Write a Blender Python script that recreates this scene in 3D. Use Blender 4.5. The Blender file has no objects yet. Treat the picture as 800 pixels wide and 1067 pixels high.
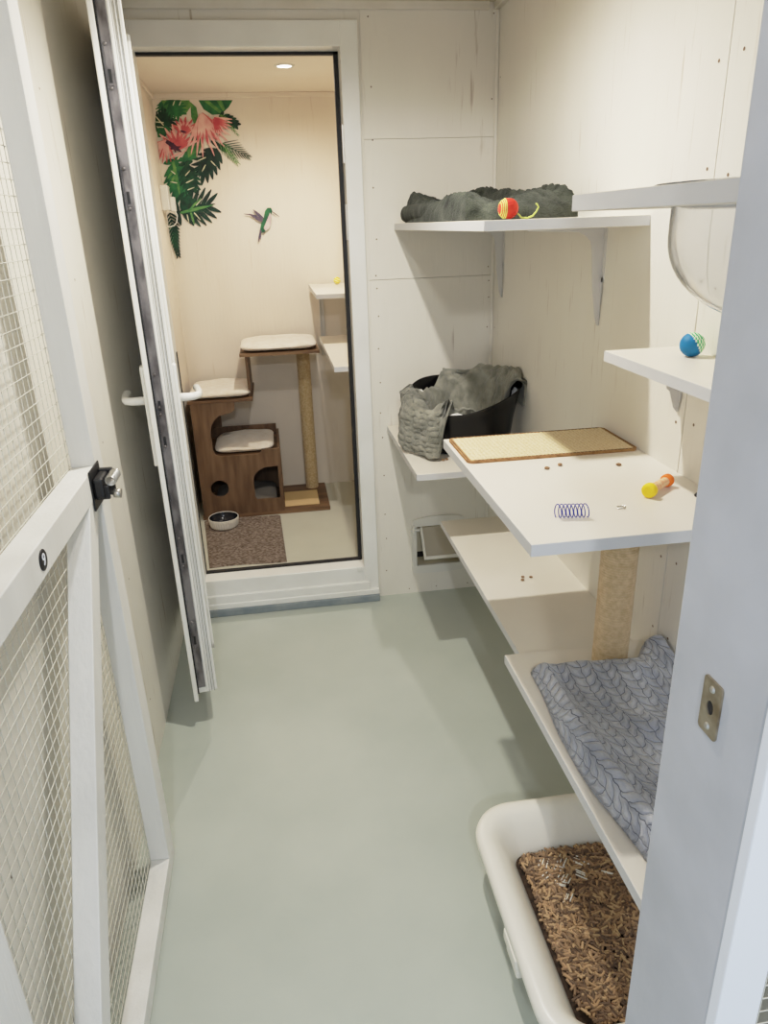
import bpy, bmesh, math, random
from mathutils import Vector, Matrix, noise
random.seed(7)
SC = bpy.context.scene
COL = SC.collection
PI = math.pi

# ------------------------------------------------------------------ helpers
def lin(c):
    return tuple(((v/255)/12.92 if v/255 <= .04045 else ((v/255+.055)/1.055)**2.4) for v in c)

def mat(name, col, rough=.5, metal=0, col2=None, nscale=8, stretch=(1,1,1), nmix=1.0, detail=4,
        bump=0, bscale=60, bstretch=(1,1,1), bdist=.002, spec=.5, sheen=0, trans=0, ior=1.45, emis=None, estr=0, contrast=(.35,.65), coat=0):
    m = bpy.data.materials.new(name); m.use_nodes = True
    nt = m.node_tree; N = nt.nodes; L = nt.links
    b = N['Principled BSDF']
    b.inputs['Base Color'].default_value = (*lin(col), 1)
    b.inputs['Roughness'].default_value = rough
    b.inputs['Metallic'].default_value = metal
    b.inputs['Specular IOR Level'].default_value = spec
    b.inputs['IOR'].default_value = ior
    b.inputs['Sheen Weight'].default_value = sheen
    b.inputs['Coat Weight'].default_value = coat
    b.inputs['Transmission Weight'].default_value = trans
    if emis:
        b.inputs['Emission Color'].default_value = (*lin(emis), 1); b.inputs['Emission Strength'].default_value = estr
    tc = N.new('ShaderNodeTexCoord')
    if col2:
        mp = N.new('ShaderNodeMapping'); mp.inputs['Scale'].default_value = stretch
        n = N.new('ShaderNodeTexNoise'); n.inputs['Scale'].default_value = nscale; n.inputs['Detail'].default_value = detail
        r = N.new('ShaderNodeMapRange'); r.inputs[1].default_value = contrast[0]; r.inputs[2].default_value = contrast[1]
        r.inputs[4].default_value = nmix
        mx = N.new('ShaderNodeMix'); mx.data_type = 'RGBA'
        mx.inputs[6].default_value = (*lin(col), 1); mx.inputs[7].default_value = (*lin(col2), 1)
        L.new(tc.outputs['Object'], mp.inputs[0]); L.new(mp.outputs[0], n.inputs['Vector'])
        L.new(n.outputs[0], r.inputs[0]); L.new(r.outputs[0], mx.inputs[0]); L.new(mx.outputs[2], b.inputs['Base Color'])
    if bump:
        mp = N.new('ShaderNodeMapping'); mp.inputs['Scale'].default_value = bstretch
        n = N.new('ShaderNodeTexNoise'); n.inputs['Scale'].default_value = bscale; n.inputs['Detail'].default_value = 5
        bp = N.new('ShaderNodeBump'); bp.inputs['Strength'].default_value = bump; bp.inputs['Distance'].default_value = bdist
        L.new(tc.outputs['Object'], mp.inputs[0]); L.new(mp.outputs[0], n.inputs['Vector'])
        L.new(n.outputs[0], bp.inputs['Height']); L.new(bp.outputs[0], b.inputs['Normal'])
    return m

ORG = {}
def tagit(o, label=None, cat=None, group=None, kind=None):
    if label: o['label'] = label
    if cat: o['category'] = cat
    if group: o['group'] = group
    if kind: o['kind'] = kind
    return o

def thing(name, loc, label=None, cat=None, group=None, kind=None):
    o = bpy.data.objects.new(name, None); COL.objects.link(o)
    o.location = loc; o.empty_display_size = .02; ORG[o.name] = Vector(loc)
    return tagit(o, label, cat, group, kind)

def put(name, me, mats, parent=None, smooth=False, origin=None, **kw):
    """link mesh whose verts are in world coordinates"""
    o = bpy.data.objects.new(name, me); COL.objects.link(o)
    if not isinstance(mats, (list, tuple)): mats = [mats]
    for m in mats: me.materials.append(m)
    if parent is not None:
        po = ORG[parent.name]; o.parent = parent; ORG[o.name] = po
        me.transform(Matrix.Translation(-po))
    elif origin is not None:
        o.location = origin; ORG[o.name] = Vector(origin); me.transform(Matrix.Translation(-Vector(origin)))
    else:
        ORG[o.name] = Vector((0, 0, 0))
    if smooth:
        for p in me.polygons: p.use_smooth = True
    return tagit(o, **kw)

def obj(name, bm, mats, parent=None, smooth=False, origin=None, **kw):
    bmesh.ops.recalc_face_normals(bm, faces=bm.faces[:])
    me = bpy.data.meshes.new(name); bm.to_mesh(me); bm.free()
    return put(name, me, mats, parent, smooth, origin, **kw)

def B(): return bmesh.new()

def box(bm, x0, x1, y0, y1, z0, z1, bev=0, M=None, mi=0):
    t = bmesh.new()
    r = bmesh.ops.create_cube(t, size=1)
    bmesh.ops.transform(t, matrix=Matrix.Translation(((x0+x1)/2, (y0+y1)/2, (z0+z1)/2)) @ Matrix.Diagonal((abs(x1-x0), abs(y1-y0), abs(z1-z0), 1)), verts=t.verts)
    if bev: bmesh.ops.bevel(t, geom=t.edges[:], offset=bev, segments=2, profile=.5, affect='EDGES')
    if M is not None: bmesh.ops.transform(t, matrix=M, verts=t.verts)
    merge(bm, t, mi); return bm

def merge(bm, t, mi=None):
    vm = {}
    for v in t.verts: vm[v] = bm.verts.new(v.co)
    for f in t.faces:
        try:
            nf = bm.faces.new([vm[v] for v in f.verts]); nf.smooth = f.smooth
            nf.material_index = f.material_index if mi is None else mi
        except ValueError: pass
    t.free()

def frame(d):
    d = Vector(d).normalized(); a = Vector((0, 0, 1)) if abs(d.z) < .9 else Vector((1, 0, 0))
    u = d.cross(a).normalized(); return u, d.cross(u).normalized()

def tube(bm, pts, r, seg=8, cap=True, mi=0, closed=False):
    pts = [Vector(p) for p in pts]; n = len(pts); rings = []
    rr = r if isinstance(r, (list, tuple)) else [r]*n
    u = None
    for i, p in enumerate(pts):
        if closed: d = pts[(i+1) % n]-pts[i-1]
        else: d = pts[min(i+1, n-1)]-pts[max(i-1, 0)]
        if d.length < 1e-9: d = Vector((0, 0, 1))
        d.normalize()
        if u is None: u, _ = frame(d)
        u = (u-d*u.dot(d))
        if u.length < 1e-6: u, _ = frame(d)
        u.normalize(); w = d.cross(u)
        rings.append([bm.verts.new(p+(u*math.cos(a)+w*math.sin(a))*rr[i]) for a in [2*PI*k/seg for k in range(seg)]])
    m = n if closed else n-1
    for i in range(m):
        A, C = rings[i], rings[(i+1) % n]
        for k in range(seg):
            f = bm.faces.new((A[k], A[(k+1) % seg], C[(k+1) % seg], C[k])); f.material_index = mi; f.smooth = True
    if cap and not closed:
        for R_ in (rings[0], rings[-1]):
            f = bm.faces.new(R_); f.material_index = mi
    return bm

def lathe(bm, prof, c, seg=32, M=None, mi=0):
    t = bmesh.new(); rings = []
    for r, z in prof:
        if r < 1e-6: rings.append([t.verts.new((0, 0, z))])
        else: rings.append([t.verts.new((r*math.cos(2*PI*k/seg), r*math.sin(2*PI*k/seg), z)) for k in range(seg)])
    for i in range(len(rings)-1):
        A, C = rings[i], rings[i+1]
        for k in range(seg):
            k2 = (k+1) % seg
            if len(A) == 1 and len(C) == 1: continue
            if len(A) == 1: f = t.faces.new((A[0], C[k2], C[k]))
            elif len(C) == 1: f = t.faces.new((A[k], A[k2], C[0]))
            else: f = t.faces.new((A[k], A[k2], C[k2], C[k]))
            f.smooth = True
    if M is not None: bmesh.ops.transform(t, matrix=M, verts=t.verts)
    bmesh.ops.translate(t, vec=c, verts=t.verts)
    merge(bm, t, mi); return bm

def grid(fn, nu, nv, closed_u=False):
    bm = B(); V = [[bm.verts.new(fn(i/(nu if closed_u else nu-1), j/(nv-1))) for j in range(nv)] for i in range(nu)]
    for i in range(nu if closed_u else nu-1):
        for j in range(nv-1):
            i2 = (i+1) % nu
            f = bm.faces.new((V[i][j], V[i2][j], V[i2][j+1], V[i][j+1])); f.smooth = True
    return bm

def prism(outl, t, mapf, mi_side=0):
    """2D outlines (first outer, rest holes) extruded; mapf(a,b,c)->Vector, c in 0..t"""
    cu = bpy.data.curves.new('tmp', 'CURVE'); cu.dimensions = '2D'; cu.fill_mode = 'BOTH'; cu.extrude = t/2
    for poly in outl:
        s = cu.splines.new('POLY'); s.points.add(len(poly)-1); s.use_cyclic_u = True
        for i, (a, b) in enumerate(poly): s.points[i].co = (a, b, 0, 1)
    o = bpy.data.objects.new('tmp', cu); COL.objects.link(o)
    bpy.context.view_layer.update()
    me = bpy.data.meshes.new_from_object(o.evaluated_get(bpy.context.evaluated_depsgraph_get()))
    bpy.data.objects.remove(o); bpy.data.curves.remove(cu)
    for p in me.polygons:
        p.use_smooth = False
        p.material_index = 0 if abs(p.normal.z) > .5 else mi_side
    for v in me.vertices: v.co = mapf(v.co.x, v.co.y, v.co.z+t/2)
    me.materials.clear()
    bm = B(); bm.from_mesh(me); bpy.data.meshes.remove(me)
    bmesh.ops.remove_doubles(bm, verts=bm.verts[:], dist=1e-6)
    return bm

def textmesh(s, size, mapf, t=.0004):
    cu = bpy.data.curves.new('tmp', 'FONT'); cu.body = s; cu.size = size; cu.extrude = t; cu.align_x = 'CENTER'; cu.align_y = 'CENTER'
    o = bpy.data.objects.new('tmp', cu); COL.objects.link(o); bpy.context.view_layer.update()
    me = bpy.data.meshes.new_from_object(o.evaluated_get(bpy.context.evaluated_depsgraph_get()))
    bpy.data.objects.remove(o); bpy.data.curves.remove(cu)
    for v in me.vertices: v.co = mapf(*v.co)
    me.materials.clear(); return me

def nz(x, y, z=0, s=1): return noise.noise(Vector((x*s, y*s, z*s)))

def arc(cx, cy, r, a0, a1, n=8, ry=None):
    ry = ry or r
    return [(cx+r*math.cos(math.radians(a0+(a1-a0)*i/n)), cy+ry*math.sin(math.radians(a0+(a1-a0)*i/n))) for i in range(n+1)]

def dup(o, loc, rotz=0, **kw):
    r = o.copy(); COL.objects.link(r); r.location = loc; r.rotation_euler = (0, 0, rotz)
    for ch in list(o.children):
        c = ch.copy(); COL.objects.link(c); c.parent = r
    return tagit(r, **kw)

# ------------------------------------------------------------------ materials
def wall_mat(name, c1, c2, cr):
    """painted plywood: faint vertical grain, cracks in the paint and small knots"""
    m = mat(name, c1, rough=.62, col2=c2, nscale=2.2, stretch=(1, 1, .35), spec=.3)
    nt = m.node_tree; N = nt.nodes; L = nt.links; b = N['Principled BSDF']
    tc = [n for n in N if n.type == 'TEX_COORD'][0]
    mx0 = [n for n in N if n.type == 'MIX'][0]
    mp = N.new('ShaderNodeMapping'); mp.inputs['Scale'].default_value = (64, 64, 5)
    n1 = N.new('ShaderNodeTexNoise'); n1.inputs['Scale'].default_value = 1; n1.inputs['Detail'].default_value = 6
    L.new(tc.outputs['Object'], mp.inputs[0]); L.new(mp.outputs[0], n1.inputs['Vector'])
    r = N.new('ShaderNodeMapRange'); r.inputs[1].default_value = .62; r.inputs[2].default_value = .74; r.inputs[4].default_value = (.75 if name == 'painted_plywood_wall' else .3)
    L.new(n1.outputs[0], r.inputs[0])
    n2 = N.new('ShaderNodeTexNoise'); n2.inputs['Scale'].default_value = 3.5
    L.new(tc.outputs['Object'], n2.inputs['Vector'])
    r2 = N.new('ShaderNodeMapRange'); r2.inputs[1].default_value = .42; r2.inputs[2].default_value = .62
    L.new(n2.outputs[0], r2.inputs[0])
    mul = N.new('ShaderNodeMath'); mul.operation = 'MULTIPLY'
    L.new(r.outputs[0], mul.inputs[0]); L.new(r2.outputs[0], mul.inputs[1])
    mx = N.new('ShaderNodeMix'); mx.data_type = 'RGBA'; mx.inputs[7].default_value = (*lin(cr), 1)
    L.new(mul.outputs[0], mx.inputs[0]); L.new(mx0.outputs[2], mx.inputs[6]); L.new(mx.outputs[2], b.inputs['Base Color'])
    mp3 = N.new('ShaderNodeMapping'); mp3.inputs['Scale'].default_value = (60, 60, 6)
    n3 = N.new('ShaderNodeTexNoise'); n3.inputs['Scale'].default_value = 1; n3.inputs['Detail'].default_value = 5
    bp = N.new('ShaderNodeBump'); bp.inputs['Strength'].default_value = .45; bp.inputs['Distance'].default_value = .002
    L.new(tc.outputs['Object'], mp3.inputs[0]); L.new(mp3.outputs[0], n3.inputs['Vector'])
    L.new(n3.outputs[0], bp.inputs['Height']); L.new(bp.outputs[0], b.inputs['Normal'])
    return m

M = {}
M['wall'] = wall_mat('painted_plywood_wall', (231, 227, 217), (224, 219, 207), (168, 150, 128))
M['wall2'] = wall_mat('painted_inner_wall', (232, 224, 210), (226, 216, 201), (186, 164, 140))
M['dark'] = mat('dark_gap', (38, 34, 30), rough=.9)
M['screw'] = mat('screw_rust', (120, 98, 78), rough=.6)
M['ceil'] = mat('painted_ceiling', (228, 216, 196), rough=.7, col2=(220, 206, 184), nscale=4, bump=.3, bscale=40)
M['floor'] = mat('grey_green_floor_paint', (185, 191, 182), rough=.42, col2=(177, 184, 175), nscale=3, bump=.25, bscale=14, bdist=.003, spec=.4)
M['floor2'] = mat('inner_floor_paint', (208, 208, 194), rough=.45, col2=(200, 200, 186), nscale=3, bump=.2, bscale=14)
M['trim'] = mat('white_trim_paint', (226, 222, 212), rough=.5, col2=(214, 207, 192), nscale=6, stretch=(1, 1, .4), bump=.3, bscale=30)
M['timber'] = mat('white_painted_timber', (232, 231, 226), rough=.6, col2=(220, 219, 214), nscale=9, stretch=(1, 1, .2), bump=.55, bscale=70, bstretch=(1.5, 1.5, .12), bdist=.002)
M['post'] = mat('daylight_grey_post_paint', (184, 186, 190), rough=.6, col2=(196, 198, 203), nscale=7, bump=.3, bscale=40)  # grey-blue of daylight on the jamb put into the base colour
M['postface'] = mat('white_post_paint', (236, 240, 246), rough=.6, bump=.2, bscale=60)
M['wire'] = mat('white_coated_wire', (216, 214, 202), rough=.4)
M['upvc'] = mat('white_door_plastic', (236, 236, 232), rough=.3, spec=.5, col2=(228, 227, 221), nscale=5)
M['gasket'] = mat('black_gasket', (22, 22, 24), rough=.6)
M['lock'] = mat('galvanised_lock_strip', (122, 118, 118), rough=.45, metal=.35, col2=(78, 74, 74), nscale=26, stretch=(1, 1, .5), contrast=(.42, .6))
M['groove'] = mat('grey_groove', (150, 148, 140), rough=.7)
M['steel'] = mat('bright_steel', (196, 194, 188), rough=.3, metal=.9)
M['brass'] = mat('worn_nickel_plate', (176, 166, 146), rough=.35, metal=.75, col2=(130, 116, 94), nscale=40)
M['black'] = mat('black_metal', (26, 26, 28), rough=.4)
M['shelf'] = mat('white_shelf_board', (228, 222, 210), rough=.38, col2=(222, 215, 202), nscale=3, spec=.4)
M['edge'] = mat('grey_shelf_edge', (206, 206, 206), rough=.45)
M['bracket'] = mat('white_bracket_metal', (208, 207, 204), rough=.35)
M['gpaint'] = mat('grey_step_paint', (118, 130, 136), rough=.6, col2=(142, 150, 152), nscale=14, bump=.4, bscale=30)
M['cream'] = mat('cream_plush', (248, 240, 226), rough=.95, col2=(238, 226, 208), nscale=30, bump=1, bscale=220, bdist=.006, sheen=.5)
def wood(name, a, b_, st):
    return mat(name, a, rough=.5, col2=b_, nscale=1.0, stretch=st, detail=8, contrast=(.38, .62), bump=.15, bscale=1, bstretch=st)
M['wood'] = wood('rustic_brown_board', (122, 96, 72), (96, 73, 53), (30, 30, 4))
M['woodx'] = wood('rustic_brown_board_flat', (134, 104, 76), (92, 68, 48), (3, 26, 26))
M['woodedge'] = mat('pale_board_edge', (190, 164, 132), rough=.6)
M['holein'] = mat('dark_tower_interior', (46, 44, 44), rough=.9)

def sisal(name, a, b_, pitch):
    m = mat(name, a, rough=.9, col2=b_, nscale=90, stretch=(1, 1, 1), bump=.8, bscale=420, bdist=.002, sheen=.2)
    return m
M['sisal'] = sisal('sisal_rope', (226, 200, 158), (206, 176, 132), .006)
M['sisal2'] = sisal('pale_sisal_rope', (212, 190, 150), (188, 160, 118), .006)
M['matw'] = mat('woven_sisal', (228, 212, 176), rough=.9, col2=(214, 192, 148), nscale=240, bump=.5, bscale=500, bdist=.001)
M['binding'] = mat('tan_binding', (168, 128, 84), rough=.8, col2=(140, 102, 62), nscale=80)
M['stitch'] = mat('dark_stitch', (70, 50, 34), rough=.9)
M['pad'] = mat('tan_scratch_pad', (226, 194, 142), rough=.9, bump=.5, bscale=300)
def fleece(name, a, b_, ns=26):
    m = mat(name, a, rough=1, col2=b_, nscale=ns, bump=1, bscale=260, bdist=.006, sheen=.35, spec=.1, contrast=(.3, .7))
    return m
M['fleece'] = fleece('grey_green_fleece', (158, 156, 142), (112, 112, 100))
M['fleece2'] = mat('dark_green_fleece', (78, 82, 72), rough=1, col2=(30, 33, 29), nscale=20, bump=1, bscale=240, bdist=.006, sheen=.08, spec=.05, contrast=(.3, .7))
M['darkfl'] = fleece('dark_fleece_lining', (62, 64, 60), (40, 42, 40))
M['blackpl'] = mat('glossy_black_plastic', (8, 8, 10), rough=.25, spec=.35)
M['fluff'] = mat('white_fluff', (232, 230, 226), rough=1, bump=.8, bscale=120, bdist=.004)
M['traypl'] = mat('white_tray_plastic', (240, 236, 224), rough=.3, spec=.5, bump=.08, bscale=260)
M['traybed'] = mat('pellet_gap_shade', (70, 54, 40), rough=.95, col2=(40, 30, 22), nscale=90)  # darkened sheet, shade between the pellets put into its colour
M['acryl'] = mat('clear_acrylic', (250, 250, 250), rough=.04, trans=.90, ior=1.16, spec=.6)
M['rug'] = mat('brown_rug', (158, 142, 130), rough=1, col2=(100, 86, 76), nscale=70, stretch=(1, 3.2, 1), bump=1, bscale=170, bdist=.01, contrast=(.4, .6))
M['bowlw'] = mat('white_ceramic', (236, 234, 226), rough=.25, col2=(228, 225, 214), nscale=4)
M['bowlb'] = mat('dark_glaze', (34, 36, 42), rough=.15)
M['kib'] = mat('brown_kibble', (146, 114, 82), rough=.8, col2=(118, 88, 60), nscale=200, bump=.6, bscale=300)
M['red'] = mat('red_yarn', (240, 78, 52), rough=.7, col2=(222, 54, 40), nscale=60)
M['lime'] = mat('lime_cord', (208, 220, 110), rough=.7)
M['blue'] = mat('blue_foam', (16, 122, 176), rough=.55, col2=(10, 108, 164), nscale=30)
M['strw'] = mat('white_foam_band', (226, 240, 214), rough=.55)
M['strg'] = mat('green_foam_band', (60, 178, 116), rough=.55)
M['navy'] = mat('navy_plastic', (30, 52, 150), rough=.3)
M['yel'] = mat('yellow_foam', (250, 214, 40), rough=.6, bump=.3, bscale=200)
M['orn'] = mat('orange_foam', (238, 116, 34), rough=.6, bump=.3, bscale=200)
M['peach'] = mat('peach_cord', (236, 204, 160), rough=.8, col2=(226, 160, 120), nscale=120)
M['lamp'] = mat('lit_lamp', (255, 250, 240), emis=(255, 248, 236), estr=14)
M['flap'] = mat('smoky_flap', (184, 176, 160), rough=.15, trans=.2, spec=.5)
M['flapin'] = mat('beige_tunnel', (214, 206, 184), rough=.5)
M['flapw'] = mat('white_flap_plastic', (224, 222, 214), rough=.35)
M['litter'] = None

# ------------------------------------------------------------------ dimensions (metres)
XL, XR, D, ZC = -.466, .827, 2.761, 2.172
IY0, IY1, IXL, IXR, IZC = 2.861, 4.302, -.521, .827, 2.15
YS = 1.366          # vertical joint between the two boards of the right wall

# ------------------------------------------------------------------ the setting
bm = B(); box(bm, -1.2, 1.6, -1.2, 2.81, -.06, 0); obj('floor', bm, M['floor'], kind='structure')
bm = B(); box(bm, IXL-.1, IXR+.1, 2.81, IY1+.1, -.06, 0); obj('floor', bm, M['floor2'], kind='structure')

def screw(bm, p, ax, r=.003):
    c = Vector(p); n = 7
    vs = []
    for k in range(n):
        a = 2*PI*k/n; d = Vector((0, math.cos(a), math.sin(a)))*r if ax == 0 else Vector((math.cos(a), 0, math.sin(a)))*r
        vs.append(bm.verts.new(c+d))
    f = bm.faces.new(vs); f.material_index = 1

# right wall: two boards with an open joint, screw heads down the edges
bm = B()
box(bm, XR+.012, XR+.1, .45, D+.1, 0, ZC, mi=2)
box(bm, XR, XR+.02, YS+.0014, D, 0, ZC); box(bm, XR, XR+.02, .45, YS-.0014, 0, ZC)
for z in (.14, .42, .60, .78, 1.09, 1.36, 1.57, 1.755, 2.0):
    for dy in (-.04, .028):
        screw(bm, (XR-.0006, YS+dy+random.uniform(-.006, .006), z+random.uniform(-.01, .01)), 0, .0035)
for z in (.3, .66, 1.12, 1.6, 1.95): screw(bm, (XR-.0006, D-.03, z), 0)
me_w = obj('wall_right', bm, [M['wall'], M['screw'], M['dark']], kind='structure')

# left wall
bm = B()
box(bm, XL-.1, XL, .45, D+.1, 0, ZC)
for z in (.2, .6, 1.0, 1.4, 1.8):
    for y in (.9, 1.9): screw(bm, (XL+.0006, y+random.uniform(-.02, .02), z), 0)
obj('wall_left', bm, [M['wall'], M['screw']], kind='structure')

# back wall around the doorway and the cat flap opening
FX0, FX1, FZ1 = -.408, .345, 2.117            # outside of the door frame
HX0, HX1, HZ0, HZ1 = .508, .708, .128, .322   # cat flap hole
bm = B()
box(bm, XL, FX0, D, IY0, 0, ZC)
box(bm, FX0, FX1, D+.002, IY0, FZ1+.0032, ZC); box(bm, FX0, FX1, D+.02, IY0, FZ1-.02, FZ1+.004, mi=2)
def backboard(x0, x1, z0, z1): box(bm, x0, x1, D, IY0, z0, z1)
backboard(FX1+.012, HX0, 0, 1.309); backboard(HX1, XR, 0, 1.309); backboard(HX0, HX1, 0, HZ0); backboard(HX0, HX1, HZ1, 1.309)
backboard(FX1+.012, XR, 1.3105, 1.772); backboard(FX1+.012, XR, 1.7732, ZC)
box(bm, FX1, FX1+.012, D+.003, IY0, 0, ZC)
for z in (2.13, 1.93, 1.77, 1.62, 1.45, 1.325, 1.28, 1.18, 1.06, .93, .81, .71, .55, .38, .27, .12):
    screw(bm, (.384+random.uniform(-.004, .004), D-.0006, z), 1, .0028)
for z in (2.14, 1.89, 1.6, 1.34, 1.29, 1.23, 1.12, .9): screw(bm, (.806+random.uniform(-.004, .004), D-.0006, z), 1, .0026)
for x in (.48, .6, .74): screw(bm, (x, D-.0006, .022), 1, .0026)
obj('wall_back', bm, [M['wall'], M['screw'], M['dark']], kind='structure')

bm = B(); box(bm, XL, XR, .45, IY0, ZC, ZC+.06); obj('ceiling', bm, M['ceil'], kind='structure')
# trims at the ceiling and in the corner, boards above the door
bm = B(); box(bm, XL, .79, D-.014, D, 2.148, ZC, .002); obj('trim_1', bm, M['trim'], kind='structure')
bm = B(); box(bm, XR-.02, XR, .45, D, 2.15, ZC, .002); obj('trim_2', bm, M['trim'], kind='structure')
bm = B(); box(bm, XR-.012, XR, D-.012, D, 0, 2.15, .004); obj('trim_3', bm, M['wall'], kind='structure')

# inner room shell
bm = B(); box(bm, IXL, IXR, IY1, IY1+.08, 0, IZC+.05); obj('wall_back', bm, M['wall2'], kind='structure')
bm = B(); box(bm, IXL-.08, IXL, IY0, IY1+.08, 0, IZC+.05); obj('wall_left', bm, M['wall2'], kind='structure')
bm = B(); box(bm, IXR, IXR+.08, IY0, IY1+.08, 0, IZC+.05); obj('wall_right', bm, M['wall2'], kind='structure')
bm = B(); box(bm, IXL-.08, IXR+.08, IY0, IY1+.08, IZC, IZC+.06); obj('ceiling', bm, M['wall2'], kind='structure')
bm = B(); box(bm, IXL, IXR, IY1-.012, IY1, IZC-.022, IZC, .003); obj('trim_4', bm, M['wall2'], kind='structure')
bm = B(); box(bm, IXL, IXL+.012, IY0, IY1, IZC-.022, IZC, .003); obj('trim_5', bm, M['wall2'], kind='structure')

# door frame (trim) with gasket and sill
ox0, ox1, oz0, oz1 = -.374, .285, .158, 2.043
t = thing('trim_6', ((ox0+ox1)/2, D, 0), kind='structure')
bm = B()
y0, y1 = D-.022, D+.075
box(bm, FX0, ox0, y0, y1, 0.03, FZ1, .003); box(bm, ox1, FX1, y0, y1, .03, FZ1, .003)
box(bm, ox0-.002, ox1+.002, y0, y1, oz1, FZ1-.0005, .003); box(bm, ox0-.002, ox1+.002, y0, y1, .085, oz0, .003)
# stepped rebates
box(bm, ox0-.02, ox1+.02, y0-.012, y0+.004, .052, .092, .004)
box(bm, FX0, FX1, y0-.016, y0+.004, .03, .056, .004)
obj('door_frame', bm, M['upvc'], t)
bm = B(); g = .009
ya, yb = D+.052, D+.074
box(bm, ox0, ox0+.002, ya, yb, oz0, 1.08); box(bm, ox1-g-.006, ox1, ya, yb, oz0, oz1)
box(bm, ox0, ox1, ya, yb, oz1-g, oz1); box(bm, ox0, ox1, ya, yb, oz0, oz0+g*.7)
obj('door_seal', bm, M['gasket'], t)
bm = B()   # inner lining behind the frame
box(bm, ox0-.05, ox0-.004, D+.075, IY0+.002, 0, oz1+.05); box(bm, ox1+.004, ox1+.05, D+.075, IY0+.002, 0, oz1+.05)
box(bm, ox0-.05, ox1+.05, D+.075, IY0+.002, oz1+.004, oz1+.05); box(bm, ox0-.05, ox1+.05, D+.075, IY0+.002, 0, oz0-.012)
obj('door_lining', bm, M['upvc'], t)
bm = B(); box(bm, ox1-.03, ox1-.008, D-.03, D-.02, oz0-.012, oz0+.004, .002); obj('frame_packer', bm, M['upvc'], t)
bm = B()
for z in (1.70, 1.45, .45): box(bm, ox1-.004, ox1+.0005, D+.0, D+.03, z, z+.12, .001)
obj('keep_plate', bm, M['steel'], t)
bm = B()
pts = []
box(bm, FX0, FX1, D-.045, D, 0, .032, .004); obj('trim_7', bm, M['gpaint'], kind='structure')

# ------------------------------------------------------------------ open door
HG = Vector((-.421, D-.03, 0)); DIR = Vector((.102, -.728, 0)).normalized()
NRM = Vector((-DIR.y, DIR.x, 0))    # towards the room (+x)
MD = Matrix(((DIR.x, NRM.x, 0, HG.x), (DIR.y, NRM.y, 0, HG.y), (0, 0, 1, 0), (0, 0, 0, 1)))
W_, Z0, Z1 = .725, .125, 2.045
door = thing('door_1', (HG.x, HG.y, 0), kind='structure')
def dbox(bm, u0, u1, t0, t1, z0, z1, bev=0): box(bm, u0, u1, t0, t1, z0, z1, bev, MD)
bm = B()
T0, T1 = -.038, .038
# outer flange leaf (stands proud of the edge), core and inner face with stepped profile
dbox(bm, 0, W_+.016, T0, T0+.014, Z0-.022, Z1+.02, .003)
dbox(bm, .004, W_, T0+.014, T1-.012, Z0, Z1)
dbox(bm, .0, W_+.003, .004, .012, Z0, Z1, .002)
dbox(bm, .0, W_-.004, .008, .020, Z0, Z1, .002)
dbox(bm, .0, W_-.001, .019, T1, Z0, Z1, .003)
obj('door_leaf', bm, M['upvc'], door)
bm = B()
for (t0, t1) in ((T1-.001, T1+.009),):
    u0, u1, z0, z1 = .09, W_-.09, Z0+.1, Z1-.1
    dbox(bm, u0, u0+.018, t0, t1, z0, z1, .003); dbox(bm, u1-.018, u1, t0, t1, z0, z1, .003)
    dbox(bm, u0, u1, t0, t1, z0, z0+.018, .003); dbox(bm, u0, u1, t0, t1, z1-.018, z1, .003)
obj('door_bead', bm, M['upvc'], door)
bm = B(); dbox(bm, W_-.004, W_+.006, T0+.014, T0+.0185, Z0, Z1); obj('door_gasket', bm, M['gasket'], door)
bm = B(); dbox(bm, W_-.002, W_+.003, T0+.0190, .0025, Z0+.02, Z1-.01, .0005)
ls = obj('lock_strip', bm, M['lock'], door)
bm = B()
for z in (1.86, 1.60, 1.10, .99, .62, .34):
    dbox(bm, W_+.003, W_+.0045, T0+.0225, -.002, z-.04, z+.04, .0005)
    for dz in (-.045, .045):
        lathe(bm, [(0, .002), (.0035, .002), (.0045, 0)], MD @ Vector((W_+.0055, -.011, z+dz)), 10, Matrix.Rotation(PI/2, 4, 'X'))
obj('lock_plate', bm, M['lock'], door)
bm = B()
for tt in (.0125, .0205, .0285): dbox(bm, .01, W_+.0034 if tt > .02 else W_+.001, tt-.0007, tt+.0007, Z0, Z1)
dbox(bm, .01, W_-.0005, .0188, .0202, Z0, Z1); dbox(bm, .09, W_-.10, T1-.001, T1+.0012, Z0+.095, Z1-.095)
obj('door_groove', bm, M['groove'], door)
bm = B()
for z in (1.84, 1.58, 1.06, .96, .60, .32): dbox(bm, W_+.004, W_+.0062, -.013, -.006, z-.014, z+.014)
obj('lock_slot', bm, M['gasket'], door)
for side in (1, -1):
    f = T1 if side > 0 else T0
    bm = B()
    if side > 0: dbox(bm, W_-.052, W_-.018, f-.001, f+.010, .885, 1.165, .004)
    else: dbox(bm, W_-.048, W_-.012, f-.010, f+.001, .885, 1.165, .004)
    hp = obj('handle_plate', bm, M['upvc'], door)
    bm = B(); s = side; uu = W_-.034; zz = 1.070
    P_ = [MD @ Vector(q) for q in ((uu, f+s*.006, zz), (uu, f+s*.030, zz), (uu-.002, f+s*.046, zz), (uu-.012, f+s*.058, zz), (uu-.03, f+s*.062, zz), (uu-.07, f+s*.063, zz), (uu-.115, f+s*.061, zz+.001), (uu-.125, f+s*.056, zz))]
    tube(bm, P_, [.012, .0115, .011, .0105, .010, .010, .0098, .0085], 12)
    obj('handle', bm, M['upvc'], hp)
bm = B()
for z in (.4, 1.1, 1.8):
    dbox(bm, -.012, .03, T1-.004, T1+.012, z, z+.09, .003)
obj('hinge', bm, M['upvc'], door)

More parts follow.
